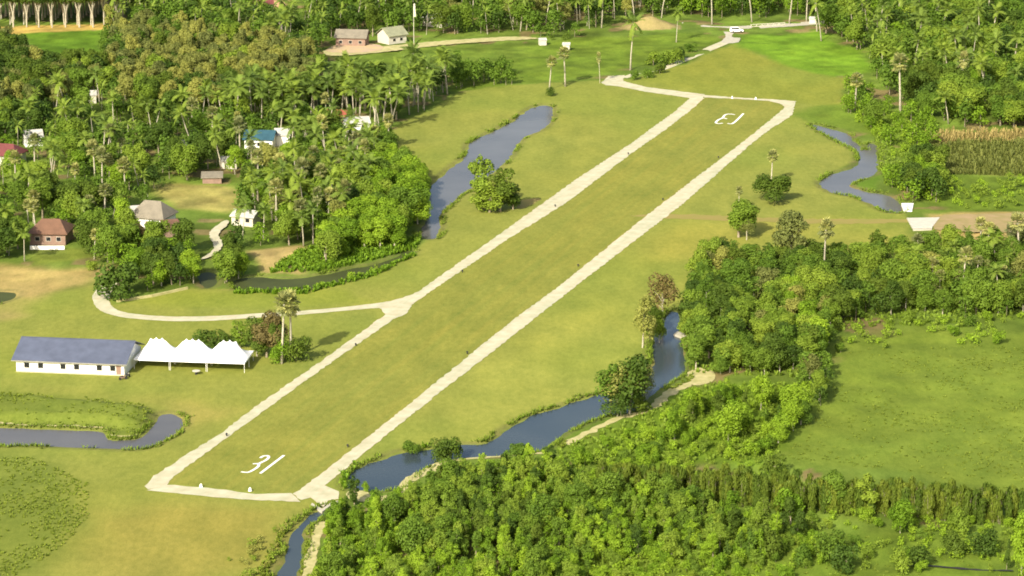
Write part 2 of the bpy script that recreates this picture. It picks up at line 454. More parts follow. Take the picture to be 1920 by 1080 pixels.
C = C * (1 - 0.7 * bank) + np.array([0.13, 0.125, 0.05]) * 0.7 * bank
# raised block between the two arms of the canal, and the earth heap at the far road
blk = sdf(GX, GY, gpoly([(-60, 742), (60, 745), (270, 765), (292, 780), (262, 806), (205, 800), (190, 794), (-60, 788)]))
Z += np.clip(-blk / 2.0, 0, 1) * 0.9
Z += np.clip(-blk / 2.0, 0, 1) * (vnoise(GX, GY, 3.0, 2)) * 0.5
hp = sdf(GX, GY, gpoly([(1165, 52), (1200, 42), (1225, 40), (1265, 46), (1275, 54), (1180, 57)]))
hw = np.clip(-hp / 6.0, 0, 1)
Z += hw * (1.2 + 3.0 * vnoise(GX, GY, 4.0, 9))
C = np.where((hp + edge_n < 0.3)[..., None], np.array([0.26, 0.215, 0.095]), C)
# gentle humps in rough country only
rough = np.ones(GX.shape)
for poly in (MOWN, RUNWAY):
    rough = np.minimum(rough, np.clip(sdf(GX, GY, gpoly(poly)) / 6.0, 0, 1))
rough = np.minimum(rough, np.clip((wd - 4) / 8.0, 0, 1))
Z += rough * (vnoise(GX, GY, 7.0, 4) - 0.5) * 0.5
mot = (vnoise(GX, GY, 3.2, 41) - 0.5) * 0.55 + (vnoise(GX, GY, 9.0, 42) - 0.5) * 0.4
pst = np.clip(-sdf(GX, GY, gpoly([(1540, 620), (2050, 600), (2050, 950), (1440, 880)])) / 5.0, 0, 1)
C = C * (1 + rough * mot * (1 - 0.65 * pst))[..., None]
ny, nx = GX.shape
V = np.stack([GX, GY, Z], -1).reshape(-1, 3)
idx = np.arange(ny * nx).reshape(ny, nx)
Fq = np.stack([idx[:-1, :-1], idx[:-1, 1:], idx[1:, 1:], idx[1:, :-1]], -1).reshape(-1, 4)
gme = np_mesh('ground', V, Fq, M['ground'], smoothed=True)
ca = gme.color_attributes.new('cover', 'FLOAT_COLOR', 'POINT')
ca.data.foreach_set('color', np.concatenate([C.reshape(-1, 3), np.ones((ny * nx, 1))], 1).astype(np.float32).ravel())
tag(link('ground', gme), kind='structure')

def ground_z(x, y):
    i = int(np.clip(np.searchsorted(xs, x) - 1, 0, nx - 2)); j = int(np.clip(np.searchsorted(ys, y) - 1, 0, ny - 2))
    return float(Z[j, i])

def rough_outline(P, step=1.1, jit=0.14):
    out = []
    n = len(P)
    for i in range(n):
        a, b = np.array(P[i][:2]), np.array(P[(i + 1) % n][:2])
        L = np.linalg.norm(b - a); k = max(1, int(L / step))
        t = (b - a) / max(L, 1e-6); nn = np.array([-t[1], t[0]])
        for q in range(k):
            out.append(a + (b - a) * q / k + nn * (random.random() - 0.5) * 2 * jit * (1 if k > 1 else 0))
    return out

def inset(P, d):
    P = [np.array(p[:2], float) for p in P]; m = len(P)
    area = 0.5 * sum(P[i - 1][0] * P[i][1] - P[i][0] * P[i - 1][1] for i in range(m))
    sg = 1 if area > 0 else -1
    out = []
    for i in range(m):
        t1 = P[i] - P[i - 1]; t2 = P[(i + 1) % m] - P[i]
        t1 = t1 / (np.linalg.norm(t1) + 1e-9); t2 = t2 / (np.linalg.norm(t2) + 1e-9)
        n = np.array([-t1[1] - t2[1], t1[0] + t2[0]]) * sg
        L_ = np.linalg.norm(n)
        out.append(P[i] + (n / L_ * d * min(1.6, 2 / max(L_, 0.5)) if L_ > 0.3 else 0))
    return out

def sheet(name, pts, z, mat, rough_=True, jit=0.2, kind='structure', ins=0.0, parent=None):
    P = [G(x, y)[:2] for x, y in pts]
    if ins: P = inset(P, ins)
    if rough_: P = rough_outline(P, jit=jit)
    V = [Vector((p[0], p[1], z)) for p in P]
    T = tessellate_polygon([V])
    me = bpy.data.meshes.new(name)
    me.from_pydata([tuple(v) for v in V], [], [tuple(t) for t in T])
    me.materials.append(mat); me.update()
    bm = bmesh.new(); bm.from_mesh(me)
    for f in bm.faces:
        if f.normal.z < 0: f.normal_flip()
    bm.to_mesh(me); bm.free()
    o = link(name, me, parent)
    if kind: o['kind'] = kind
    return o

def ribbon(name, pts, widths, z, mat, n=6, jit=0.1, kind='structure'):
    """a path along a line of photograph spots, widths in metres"""
    P = smooth([tuple(G(x, y)[:2]) for x, y in pts], n, False)
    m = len(P)
    Wd = np.interp(np.linspace(0, 1, m), np.linspace(0, 1, len(widths)), widths)
    V, Fc = [], []
    for i, p in enumerate(P):
        t = P[min(i + 1, m - 1)] - P[max(i - 1, 0)]
        t = t / (np.linalg.norm(t) + 1e-9); nn = np.array([-t[1], t[0]])
        for s_ in (1, -1):
            q = p + nn * s_ * (Wd[i] / 2 + (random.random() - 0.5) * jit * 2)
            V.append((q[0], q[1], z))
        if i: Fc.append((2 * i - 2, 2 * i - 1, 2 * i + 1, 2 * i))
    me = bpy.data.meshes.new(name); me.from_pydata(V, [], Fc); me.materials.append(mat); me.update()
    o = link(name, me)
    if kind: o['kind'] = kind
    return o

for poly, nm, _l, mt in WATERS:
    P = gpoly([tuple(p) for p in poly])
    c = P.mean(0)
    Pn = []
    m = len(P)
    for i in range(m):                      # push the sheet a little under the banks
        t = P[(i + 1) % m] - P[i - 1]; t = t / (np.linalg.norm(t) + 1e-9)
        nn = np.array([t[1], -t[0]])
        Pn.append(P[i] + nn * 1.2)
    area = 0.5 * sum(P[i - 1][0] * P[i][1] - P[i][0] * P[i - 1][1] for i in range(m))
    if area < 0:
        Pn = [2 * P[i] - Pn[i] for i in range(m)]
    x0, y0 = P.min(0) - 2; x1, y1 = P.max(0) + 2
    me = bpy.data.meshes.new(nm)
    T = tessellate_polygon([[Vector((p[0], p[1], 0)) for p in Pn]])
    me.from_pydata([(p[0], p[1], -0.32) for p in Pn], [], [tuple(t) for t in T])
    me.materials.append(M[mt]); me.update()
    bm = bmesh.new(); bm.from_mesh(me)
    for f in bm.faces:
        if f.normal.z < 0: f.normal_flip()
    bm.to_mesh(me); bm.free()
    tag(link(nm, me), kind='structure')

sheet('runway', RUNWAY, 0.02, M['runway'], jit=0.0)
sheet('gravel_strip', [(268, 912), (287, 892), (330, 864), (415, 810), (480, 760), (605, 674), (720, 590), (767, 557), (792, 540), (960, 421), (1085, 332), (1180, 270), (1260, 212), (1295, 182),
                       (1322, 184), (1297, 207), (1250, 243), (1187, 287), (1060, 383), (960, 445), (830, 533), (762, 580), (730, 606), (605, 693), (480, 783), (435, 816), (340, 885), (320, 902), (315, 911), (276, 919)], 0.05, M['gravel'], ins=0.25)
sheet('gravel_strip', [(542, 926), (552, 922), (620, 870), (697, 810), (830, 703), (960, 598), (1040, 540), (1210, 403), (1300, 334), (1385, 270), (1440, 226), (1468, 202), (1464, 196), (1494, 190), (1489, 216), (1440, 248),
                       (1412, 270), (1285, 382), (1080, 540), (960, 635), (850, 720), (737, 810), (660, 874), (615, 910), (642, 921), (640, 937), (622, 940), (605, 954), (580, 936), (562, 941)], 0.054, M['gravel'], ins=0.5)
sheet('gravel_strip', [(315, 909), (400, 916), (480, 927), (545, 925), (564, 941), (480, 938), (400, 932), (276, 920)], 0.046, M['gravel'])
sheet('gravel_strip', [(1318, 178), (1380, 183), (1440, 186), (1494, 190), (1470, 197), (1440, 189), (1380, 185.5), (1322, 183)], 0.046, M['gravel'], jit=0.3)
sheet('access_track', [(1128, 155), (1140, 143), (1172, 141), (1168, 152), (1210, 163), (1296, 174), (1322, 177), (1318, 184), (1295, 184), (1210, 172), (1160, 162), (1135, 160)], 0.042, M['gravel'])
ribbon('access_track', [(1170, 146), (1200, 136), (1240, 130), (1284, 112), (1330, 92), (1372, 74)], [2.2, 2.5, 3.2, 4.0], 0.04, M['gravel'])
sheet('road', smooth([(1284, 41), (1335, 49), (1390, 49), (1480, 43), (1560, 38), (1560, 43), (1480, 50), (1428, 53), (1392, 60), (1385, 79), (1352, 80), (1361, 68), (1352, 57), (1330, 53), (1284, 48)], 3), 0.046, M['concrete'])
ribbon('access_path', [(208, 530), (196, 545), (189, 560), (198, 578), (225, 589), (270, 595), (330, 598), (400, 597), (480, 592), (560, 587), (640, 580), (700, 574), (735, 571)],
       [3.0, 4.0, 3.6, 3.2, 3.2, 3.4, 3.6, 3.6, 3.2, 3.0, 2.8, 3.6, 5.0], 0.042, M['gravel'])
sheet('access_path', [(700, 571), (740, 563), (768, 554), (790, 545), (760, 590), (733, 600), (722, 588), (712, 578)], 0.058, M['gravel'])
ribbon('bank_path', [(1325, 712), (1285, 722), (1250, 742), (1215, 768), (1155, 786), (1100, 812), (1060, 833)], [2.4, 2.0, 1.6], 0.036, M['bank'], jit=0.5)
ribbon('bank_path', [(1018, 849), (960, 854), (880, 860), (832, 868), (800, 884), (770, 900), (755, 925)], [0.9, 1.0, 1.4, 2.6, 2.2], 0.036, M['bank'], jit=0.35)
ribbon('bank_path', [(605, 978), (592, 1010), (584, 1050), (572, 1100)], [1.4, 1.8, 2.2], 0.036, M['bank'], jit=0.3)
ribbon('lit_bank_edge', [(-60, 787), (0, 793), (60, 797), (130, 798), (193, 801)], [0.7, 0.8, 0.4, 0.8, 0.7], 0.03, M['bank'], jit=0.35)  # pale strips paint the sunlit lower edge of the canal bank
ribbon('lit_bank_edge', [(205, 816), (235, 818), (258, 815)], [0.5, 0.7], 0.03, M['bank'], jit=0.2)
sheet('soil_patch', smooth([(1290, 700), (1320, 688), (1340, 700), (1335, 716), (1300, 722)], 3), 0.03, M['bank'], jit=0.4)
ribbon('far_ditch', [(1690, 1063), (1760, 1065), (1830, 1071), (1900, 1073)], [0.5, 0.7, 0.5], 0.27, M['black'], jit=0.15)
sheet('soil_patch', smooth([(652, 922), (687, 921), (700, 930), (760, 926), (768, 935), (700, 942), (655, 936)], 3), 0.036, M['bank'], jit=0.3)
sheet('soil_patch', smooth([(1180, 404), (1300, 402), (1450, 409), (1560, 411), (1700, 411), (1700, 417), (1560, 420), (1400, 415), (1270, 411)], 2), 0.03, M['faintsoil'], jit=0.6)
sheet('soil_patch', smooth([(965, 382), (985, 374), (1012, 372), (1005, 380), (975, 392)], 2), 0.03, M['faintsoil'], jit=0.4)
sheet('dirt_road', smooth([(1756, 408), (1800, 404), (1900, 402), (2000, 402), (2000, 432), (1880, 438), (1800, 436), (1752, 432)], 2), 0.3, M['soil'], jit=0.4)
sheet('yard_path', smooth([(375, 488), (402, 468), (392, 440), (420, 416), (430, 420), (410, 440), (418, 462), (398, 482)], 3), 0.3, M['gravel'], jit=0.2)
sheet('village_road', smooth([(608, 96), (640, 90), (720, 88), (830, 78), (960, 70), (1010, 74), (960, 77), (830, 86), (730, 98), (640, 106), (610, 104)], 3), 0.3, M['bank'], jit=0.4)
sheet('terrace', smooth([(612, 98), (625, 88), (660, 82), (712, 86), (712, 96), (660, 101)], 3), 0.34, M['pink'], jit=0.2)

# concrete slab bridge and weir on the right
def slab(name, px, z0, z1, mat, parent=None):
    P = [G(*p)[:2] for p in px]; n = len(P)
    b = MB(); b.add([(x, y, z0) for x, y in P] + [(x, y, z1) for x, y in P],
                    [tuple(range(n))[::-1], tuple(range(n, 2 * n))] + [(i, (i + 1) % n, (i + 1) % n + n, i + n) for i in range(n)])
    return b.build(name, mat, parent)
br = empty('slab_bridge', G(1730, 422))
for o_ in (slab('deck', [(1700, 411), (1762, 410), (1748, 428), (1710, 429)], 0.05, 0.35, M['cream']),
           slab('abutment', [(1711, 429.3), (1748, 428.3), (1747, 432), (1712, 433)], -1.0, 0.25, M['concrete'])):
    o_.parent = br; o_.matrix_parent_inverse = br.matrix_world.inverted() if False else Matrix.Translation(-Vector(br.location))
tag(br, 'white concrete slab bridge where the brown dirt road meets the stream', 'bridge')
tag(slab('weir', [(1690, 383), (1713, 383), (1710, 397), (1695, 397)], -0.6, 0.3, M['white']), 'small white concrete weir block at the end of the far stream', 'weir')
tag(slab('landing', [(1263, 627), (1270, 622), (1280, 623), (1289, 631), (1276, 632)], -0.5, 0.1, M['concrete']), 'pale concrete landing stage on the creek by the wood', 'landing stage')
cv = slab('culvert', [(585, 943), (604, 954), (622, 941), (640, 938), (640, 942), (622, 946), (604, 960), (583, 947)], -1.2, 0.04, M['concrete'])
tag(cv, 'concrete culvert headwall where the ditch passes under the runway corner', 'culvert')

# ------------------------------------------------------------------ runway numbers and markers
def numeral(lines, width, label):
    V, Fc = [], []
    for ln in lines:
        P = smooth([tuple(G(x, y)[:2]) for x, y in ln], 5, False) if len(ln) > 2 else [np.array(G(x, y)[:2]) for x, y in ln]
        b0, m = len(V), len(P)
        for i, p in enumerate(P):
            t = P[min(i + 1, m - 1)] - P[max(i - 1, 0)]; t = t / (np.linalg.norm(t) + 1e-9); nn = np.array([-t[1], t[0]])
            for s_ in (1, -1):
                q = p + nn * s_ * width / 2; V.append((q[0], q[1], 0.045 + 0.004 * len(Fc) / 60))
            if i: Fc.append((b0 + 2 * i - 2, b0 + 2 * i - 1, b0 + 2 * i + 1, b0 + 2 * i))
    me = bpy.data.meshes.new('runway_number'); me.from_pydata(V, [], Fc); me.materials.append(M['white']); me.update()
    tag(link('runway_number', me), label, 'runway number')
numeral([[(488, 859), (494, 855.5), (502, 855), (503.5, 858.5), (497, 864), (486, 869.5), (484, 875), (473, 882.5), (464, 886), (452, 885)], [(486, 869.5), (474, 870)]], 0.52,
        'white curved three of the number 31 on the near end of the grass runway')
numeral([[(488, 888), (532.5, 854)]], 0.52, 'white straight one of the number 31 on the near end of the grass runway')
numeral([[(1378, 215), (1366, 214), (1359, 216), (1355, 221), (1347, 225), (1342, 230), (1348, 232), (1355, 231)], [(1355, 221), (1363, 223)]], 0.62,
        'white hooked three of the upside down 13 at the far runway end')
numeral([[(1394, 213), (1375, 231), (1364, 231.5)]], 0.62, 'white slanted one with a short flag, in the upside down 13')

def marker(px, py, label, s=0.72):
    e = empty('runway_marker', G(px, py))
    b = MB(); b.tube([(0, 0, 0.04), (0, 0, 0.12)], [0.5 * s, 0.5 * s], 8); b.build('base', M['white'], e)
    b = MB(); b.tube([(0, 0, 0.12), (0, 0, 0.55 * s), (0, 0, 0.95 * s)], [0.42 * s, 0.36 * s, 0.16 * s], 10); b.build('cone', M['white'], e)
    tag(e, label, 'marker', 'white runway end markers')
marker(377, 914, 'white cone marker on the bottom gravel bar, nearer its left corner')
marker(469, 921, 'white cone marker on the bottom gravel bar, right below the number 31')
marker(1373, 184.5, 'white cone marker on the far gravel bar, nearer the gravel track')
marker(1417, 186.5, 'white cone marker on the far gravel bar, nearer its right corner')
LIGHTS = [(425, 818, 'left'), (667, 649, 'left'), (867, 511, 'left'), (1041, 388, 'left'), (1178, 290, 'left'), (652, 839, 'right'), (876, 664, 'right'), (1084, 500, 'right'), (1243, 376, 'right'), (1347, 297, 'right')]
cnt = {'left': 0, 'right': 0}
ORD = ['nearest', 'second', 'third', 'fourth', 'farthest']
for px, py, side in LIGHTS:
    e = empty('edge_light', G(px, py))
    MB().tube([(0, 0, 0), (0, 0, 0.35)], 0.1, 6).build('stem', M['black'], e)
    MB().tube([(0, 0, 0.35), (0, 0, 0.5), (0, 0, 0.65)], [0.2, 0.22, 0.1], 8).build('lamp_head', M['black'], e)
    tag(e, f'small dark runway edge light on the {side} gravel strip, {ORD[cnt[side]]} of five', 'edge light', 'dark runway edge lights')
    cnt[side] += 1

# ------------------------------------------------------------------ buildings
def roof_mesh(kind, w, d_, h, rise, over, t=0.12, hipf=0.45):
    """roof shell round the local origin; gable ridge runs along x"""
    X, Y = w / 2 + over, d_ / 2 + over
    b = MB()
    if kind == 'gable':
        top = [(-X, -Y, h), (X, -Y, h), (X, 0, h + rise), (-X, 0, h + rise), (-X, Y, h), (X, Y, h)]
        fs = [(0, 1, 2, 3), (3, 2, 5, 4)]
    elif kind == 'hip':
        r = X * hipf
        top = [(-X, -Y, h), (X, -Y, h), (X, Y, h), (-X, Y, h), (-r, 0, h + rise), (r, 0, h + rise)]
        fs = [(0, 1, 5, 4), (1, 2, 5), (2, 3, 4, 5), (3, 0, 4)]
    else:
        top = [(-X, -Y, h), (X, -Y, h), (X, Y, h + rise), (-X, Y, h + rise)]
        fs = [(0, 1, 2, 3)]
    n = len(top)
    b.add(top, fs)
    b.add([(x, y, z - t) for x, y, z in top], [f[::-1] for f in fs])
    # close the rim
    ed = {}
    for f in fs:
        for i in range(len(f)):
            e = (f[i], f[(i + 1) % len(f)])
            if (e[1], e[0]) in ed: del ed[(e[1], e[0])]
            else: ed[e] = 1
    for (i, j) in ed: b.f.append((j, i, i + n, j + n))
    return b

def house(name, px, py, w, d_, h, rise, rot, roof, roofmat, wallmat, label, cat='house', kind='gable', over=0.5, wins=(), door=None, z=0.0):
    e = empty(name, G(px, py) + Vector((0, 0, z)), math.radians(rot))
    b = MB()
    if kind == 'gable':
        x, y = w / 2, d_ / 2
        b.add([(-x, -y, 0), (x, -y, 0), (x, y, 0), (-x, y, 0), (-x, -y, h), (x, -y, h), (x, y, h), (-x, y, h), (-x, 0, h + rise * 0.86), (x, 0, h + rise * 0.86)],
              [(0, 1, 5, 4), (2, 3, 7, 6), (1, 2, 6, 9, 5), (3, 0, 4, 8, 7)])
    else:
        b.box(-w / 2, w / 2, -d_ / 2, d_ / 2, 0, h - 0.05)
    b.build('wall', wallmat, e)
    roof_mesh(kind, w, d_, h + 0.1, rise, over).build('roof', roofmat, e)
    for (wx, wz, ww, wh) in wins:
        f = MB().box(wx - ww / 2 - 0.08, wx + ww / 2 + 0.08, -d_ / 2 - 0.06, -d_ / 2 + 0.02, wz - wh / 2 - 0.08, wz + wh / 2 + 0.08).build('window', M['cream'], e)
        MB().box(wx - ww / 2, wx + ww / 2, -d_ / 2 - 0.075, -d_ / 2 - 0.05, wz - wh / 2, wz + wh / 2).build('pane', M['dark'], f)
    if door is not None:
        MB().box(door - 0.5, door + 0.5, -d_ / 2 - 0.06, -d_ / 2 + 0.02, 0, 2.1).build('door', M['brownwall'], e)
    tag(e, label, cat)
    return e

# the long club building
A, B = G(31, 697), G(233, 705)
L = (B - A).length; ang = math.atan2(B.y - A.y, B.x - A.x)
perp = Vector((-math.sin(ang), math.cos(ang), 0))
DEP = 12.8
c0 = (A + B) / 2 + perp * DEP / 2
hall = empty('long_building', (c0.x, c0.y, 0), ang)
H0, RISE = 2.45, 2.75
x, y = L / 2, DEP / 2
wb = MB(); wb.add([(-x, -y, 0), (x, -y, 0), (x, y, 0), (-x, y, 0), (-x, -y, H0), (x, -y, H0), (x, y, H0), (-x, y, H0), (-x, 0, H0 + RISE), (x, 0, H0 + RISE)],
                  [(0, 1, 5, 4), (2, 3, 7, 6), (1, 2, 6, 9, 5), (3, 0, 4, 8, 7)])
wb.build('wall', M['white'], hall)
roof_mesh('gable', L, DEP, H0 + 0.18, RISE, 0.75, 0.1).build('roof', M['blue'], hall)
MB().box(-x - 0.75, x + 0.75, -y - 0.86, -y - 0.75, H0 - 0.02, H0 + 0.1).build('gutter', M['grey'], hall)
MB().box(-x - 0.75, x + 0.75, -0.18, 0.18, H0 + RISE + 0.17, H0 + RISE + 0.22).build('ridge_cap', M['blue'], hall)
MB().box(-x - 0.05, x + 0.05, -y - 0.05, -y - 0.001, 0.0, 0.28).build('plinth', M['concrete'], hall)
for wx in (51, 77, 119, 144.5, 187, 212):
    t = (wx - 31) / 202.0 * L - x
    f = MB().box(t - 0.60, t + 0.60, -y - 0.05, -y + 0.02, 0.88, 2.08).build('window', M['white'], hall)
    MB().box(t - 0.53, t + 0.53, -y - 0.062, -y - 0.04, 0.95, 2.01).build('pane', M['dark'], f)
    MB().box(t - 0.55, t + 0.55, -y - 0.12, -y - 0.051, 0.80, 0.87).build('sill', M['concrete'], f)
MB().box(x - 1.6, x - 0.6, -y - 0.04, -y + 0.02, 0.0, 2.05).build('door', M['brownwall'], hall)
tag(hall, 'long low white building with blue grey sheet roof and six small dark windows', 'building')

# three marquees
def tent(xl, xr, yl, yr, label, first, last):
    A, B = G(xl, yl), G(xr, yr)
    Lt = (B - A).length; a = math.atan2(B.y - A.y, B.x - A.x)
    D = 8.6
    e = empty('marquee', A, a)
    n, m = 31, 25
    hgt = np.zeros((m, n)); H, R = 2.1, 3.3
    Xg, Yg = np.meshgrid(np.linspace(0, Lt, n), np.linspace(0, D, m))
    peaks = [(Lt * 0.33, D * 0.5), (Lt * 0.5, D * 0.5), (Lt * 0.67, D * 0.5)]
    ridge = np.maximum(0, 1 - np.abs(Yg - D / 2) / (D / 2)) * np.clip(np.minimum(Xg / (Lt * 0.36) + (0 if first else 0.38), (Lt - Xg) / (Lt * 0.36) + (0 if last else 0.38)), 0, 1)
    hgt = H + R * 0.78 * ridge ** 0.95
    for pxk, pyk in peaks:
        dd = np.sqrt((Xg - pxk) ** 2 + (Yg - pyk) ** 2)
        hgt += 0.75 * np.exp(-dd / 0.42)
    Vt = np.stack([Xg, Yg, hgt], -1).reshape(-1, 3)
    ii = np.arange(m * n).reshape(m, n)
    Ft = np.stack([ii[:-1, :-1], ii[:-1, 1:], ii[1:, 1:], ii[1:, :-1]], -1).reshape(-1, 4)
    link('canopy', np_mesh('canopy', Vt, Ft, M['tent'], smoothed=False), e)
    vb = MB()
    for (x0, x1, y0, y1) in ((0, Lt, -0.02, 0.0), (0, Lt, D, D + 0.02), (-0.02, 0, 0, D), (Lt, Lt + 0.02, 0, D)): vb.box(x0, x1, y0, y1, H - 0.28, H + 0.01)
    vb.build('valance', M['tent'], e)
    for (x0, y0) in ((0.08, 0.06), (Lt - 0.08, 0.06), (0.08, D - 0.06), (Lt - 0.08, D - 0.06), (Lt / 2, D - 0.06), (0.08, D / 2), (Lt - 0.08, D / 2)):
        MB().tube([(x0, y0, 0), (x0, y0, H)], 0.045, 6).build('pole', M['white'], e)
    tag(e, label, 'tent', 'white marquees beside the long building')
tent(251, 318, 692, 694.5, 'white three peaked marquee next to the blue roofed building', 1, 0)
tent(319, 387, 694.5, 697, 'white three peaked marquee, middle one of the row', 0, 0)
tent(388, 459, 697, 699.5, 'white three peaked marquee at the tree end of the row', 0, 1)

def motorbike(px, py, rot, label, mat):
    e = empty('motorbike', G(px, py), math.radians(rot))
    for sx in (-0.62, 0.62):
        b = MB(); b.tube([(sx, -0.05, 0.3), (sx, 0.05, 0.3)], 0.3, 14); b.build('wheel', M['black'], e)
    b = MB(); b.add([(-0.75, -0.12, 0.72), (-0.1, -0.16, 0.62), (0.35, -0.12, 0.9), (0.3, -0.1, 0.35), (-0.35, -0.14, 0.3), (-0.75, 0.12, 0.72), (-0.1, 0.16, 0.62), (0.35, 0.12, 0.9), (0.3, 0.1, 0.35), (-0.35, 0.14, 0.3)],
                   [(0, 1, 2, 3, 4), (9, 8, 7, 6, 5), (0, 5, 6, 1), (1, 6, 7, 2), (2, 7, 8, 3), (3, 8, 9, 4), (4, 9, 5, 0)]); b.build('body', mat, e)
    MB().box(-0.7, 0.0, -0.13, 0.13, 0.73, 0.82).build('seat', M['black'], e)
    MB().tube([(0.62, 0, 0.3), (0.4, 0, 0.98)], 0.04, 6).build('fork', M['grey'], e)
    MB().tube([(0.36, -0.33, 1.02), (0.4, 0, 0.98), (0.36, 0.33, 1.02)], 0.025, 6).build('handlebar', M['black'], e)
    tag(e, label, 'motorbike')
motorbike(231, 712, 30, 'dark motorbike parked at the front corner of the long white building', M['brownwall'])
motorbike(240, 708, 70, 'pale motorbike parked close behind the dark one', M['grey'])
t = empty('round_table', G(368, 702))
MB().tube([(0, 0, 0.7), (0, 0, 0.76)], 0.8, 18).build('tabletop', M['cream'], t)
MB().tube([(0, 0, 0), (0, 0, 0.7)], [0.3, 0.08], 8).build('pedestal', M['black'], t)
tag(t, 'pale round table on a dark foot in front of the middle marquee', 'table')

# village houses
win = lambda *a: [(q, 1.5, 1.0, 0.9) for q in a]
house('house', 97, 452, 8.4, 8.0, 2.7, 2.6, -4, None, M['rust'], M['brownwall'], 'house with rusty brown roof and a low pale wall in front, near the bare field', kind='hip', wins=win(-2.4, 0.2, 2.6), door=1.4, over=0.6)
wl = MB().box(-4.4, 3.6, -0.1, 0.1, 0, 0.9).build('garden_wall', M['white'], None, G(92, 468)); tag(wl, 'low white garden wall in front of the rusty roofed house', 'garden wall')
house('house', 288, 424, 8.2, 7.6, 2.8, 3.4, -18, None, M['tan'], M['white'], 'house with tall tan hip roof and white walls below the village clearing', kind='hip', wins=win(-2.2, 2.0), door=0.2, over=0.6)
house('shed', 322, 440, 3.6, 5.0, 2.0, 1.0, 20, None, M['rust'], M['brownwall'], 'small open shed with brown roof beside the tan hip roofed house', 'shed', kind='shed', over=0.4)
house('shed', 243, 412, 5.4, 4.0, 2.2, 1.2, 15, None, M['whiteroof'], M['cream'], 'small shed with dusty white roof, left of the tan hip roofed house', 'shed', kind='gable', over=0.3)
house('house', 462, 420, 5.6, 4.6, 2.2, 1.3, -20, None, M['whiteroof'], M['cream'], 'small house with white roof at the top of the pale yard path', kind='gable', over=0.4, wins=win(-1.2, 1.4))
house('house', 489, 276, 7.6, 6.4, 2.7, 2.0, -6, None, M['teal'], M['white'], 'white walled house with teal blue roof among the palms', kind='gable', over=0.5, wins=win(-2.4, 0.2, 2.4), door=1.4)
house('house', 529, 270, 3.6, 5.2, 2.8, 1.6, 10, None, M['whiteroof'], M['white'], 'narrow white house right of the teal blue roof', kind='gable', over=0.3)
house('house', 631, 232, 5.6, 5.0, 2.4, 1.6, -10, None, M['orange'], M['brownwall'], 'house with orange red roof under the tall palms', kind='gable', over=0.5)
house('house', 668, 245, 6.6, 4.4, 2.4, 1.5, 14, None, M['whiteroof'], M['white'], 'low white house just in front of the orange red roof', kind='gable', over=0.4, wins=win(-1.6, 1.6))
house('house', 14, 306, 7.6, 7.0, 2.8, 2.4, -15, None, M['red'], M['cream'], 'house with dark red roof, farthest left in the village', kind='hip', over=0.6, wins=win(-2, 1.5))
house('shed', 62, 272, 4.8, 4.4, 2.4, 1.8, 18, None, M['whiteroof'], M['white'], 'small white gabled shed beside the dark red roof', 'shed', kind='gable', over=0.3, wins=win(0.0))
house('shed', 338, 286, 3.4, 4.4, 2.4, 1.0, 0, None, M['grey'], M['white'], 'small white shed with grey roof between tall palms in the village', 'shed', kind='gable', over=0.3)
house('shed', 398, 342, 4.8, 3.0, 1.5, 0.9, 4, None, M['tan'], M['brownwall'], 'long low shed with weathered tan roof above the village clearing', 'shed', kind='shed', over=0.4)
house('shed', 432, 314, 4.2, 3.6, 2.0, 0.9, -8, None, M['grey'], M['cream'], 'small grey roofed shed behind the long low one', 'shed', kind='gable', over=0.4)
house('shed', 165, 192, 4.6, 4.0, 2.4, 1.1, 12, None, M['whiteroof'], M['cream'], 'small pale shed alone in the wood behind the village', 'shed', kind='gable', over=0.3)
house('house', 661, 84, 9.6, 7.0, 2.8, 2.2, -8, None, M['tan'], M['brownwall'], 'open fronted pinkish house with brown roof on the far clay terrace', kind='gable', over=0.6, wins=win(-3.2, 0.0, 3.2), door=1.6)
house('house', 735, 80, 7.0, 6.4, 2.8, 2.4, 38, None, M['palegreen'], M['cream'], 'pale green roofed house set at an angle beside the far road', kind='gable', over=0.6, wins=win(-1.4, 1.4))
house('house', 820, 48, 7.2, 6.0, 2.8, 2.0, -30, None, M['whiteroof'], M['cream'], 'small white roofed house among far trees, right of the flagpole', kind='hip', over=0.5)
house('hut', 1017, 84, 2.2, 2.4, 1.6, 0.6, 10, None, M['whiteroof'], M['cream'], 'tiny white hut in the far green field, left one of two', 'hut', kind='gable', over=0.2)
house('hut', 1062, 93, 2.2, 2.4, 1.7, 0.6, -6, None, M['whiteroof'], M['cream'], 'tiny white hut in the far green field, right one with a dark side', 'hut', kind='gable', over=0.2)
house('house', 492, 22, 7.0, 6.0, 2.8, 1.8, 10, None, M['red'], M['cream'], 'far house with red roof on the pink clay clearing', kind='gable', over=0.4, wins=win(-1.6, 1.6))
house('hut', 437, 20, 3.4, 3.2, 2.4, 1.0, 0, None, M['whiteroof'], M['white'], 'tiny white hut in far trees left of the pink clearing', 'hut', kind='gable', over=0.3)
house('hut', 1524, 43, 2.2, 2.2, 1.5, 0.6, -12, None, M['whiteroof'], M['cream'], 'tiny white hut at the end of the far road by the trees', 'hut', kind='gable', over=0.2)

# low white wall along the village edge
def polywall(name, pts, h, w, mat, label):
    e = empty(name, G(*pts[0]))
    for i in range(len(pts) - 1):
        a, b = G(*pts[i]) - e.location, G(*pts[i + 1]) - e.location
        L_ = (b - a).length; an = math.atan2(b.y - a.y, b.x - a.x)
        MB().box(0, L_ - 0.01, -w / 2, w / 2, 0, h).build('wall_section', mat, e, (a.x, a.y, 0), an)
    tag(e, label, 'wall')
polywall('low_wall', [(219, 567), (285, 557), (352, 542)], 0.55, 0.35, M['bank'], 'low pale wall between the curved path and the trees')

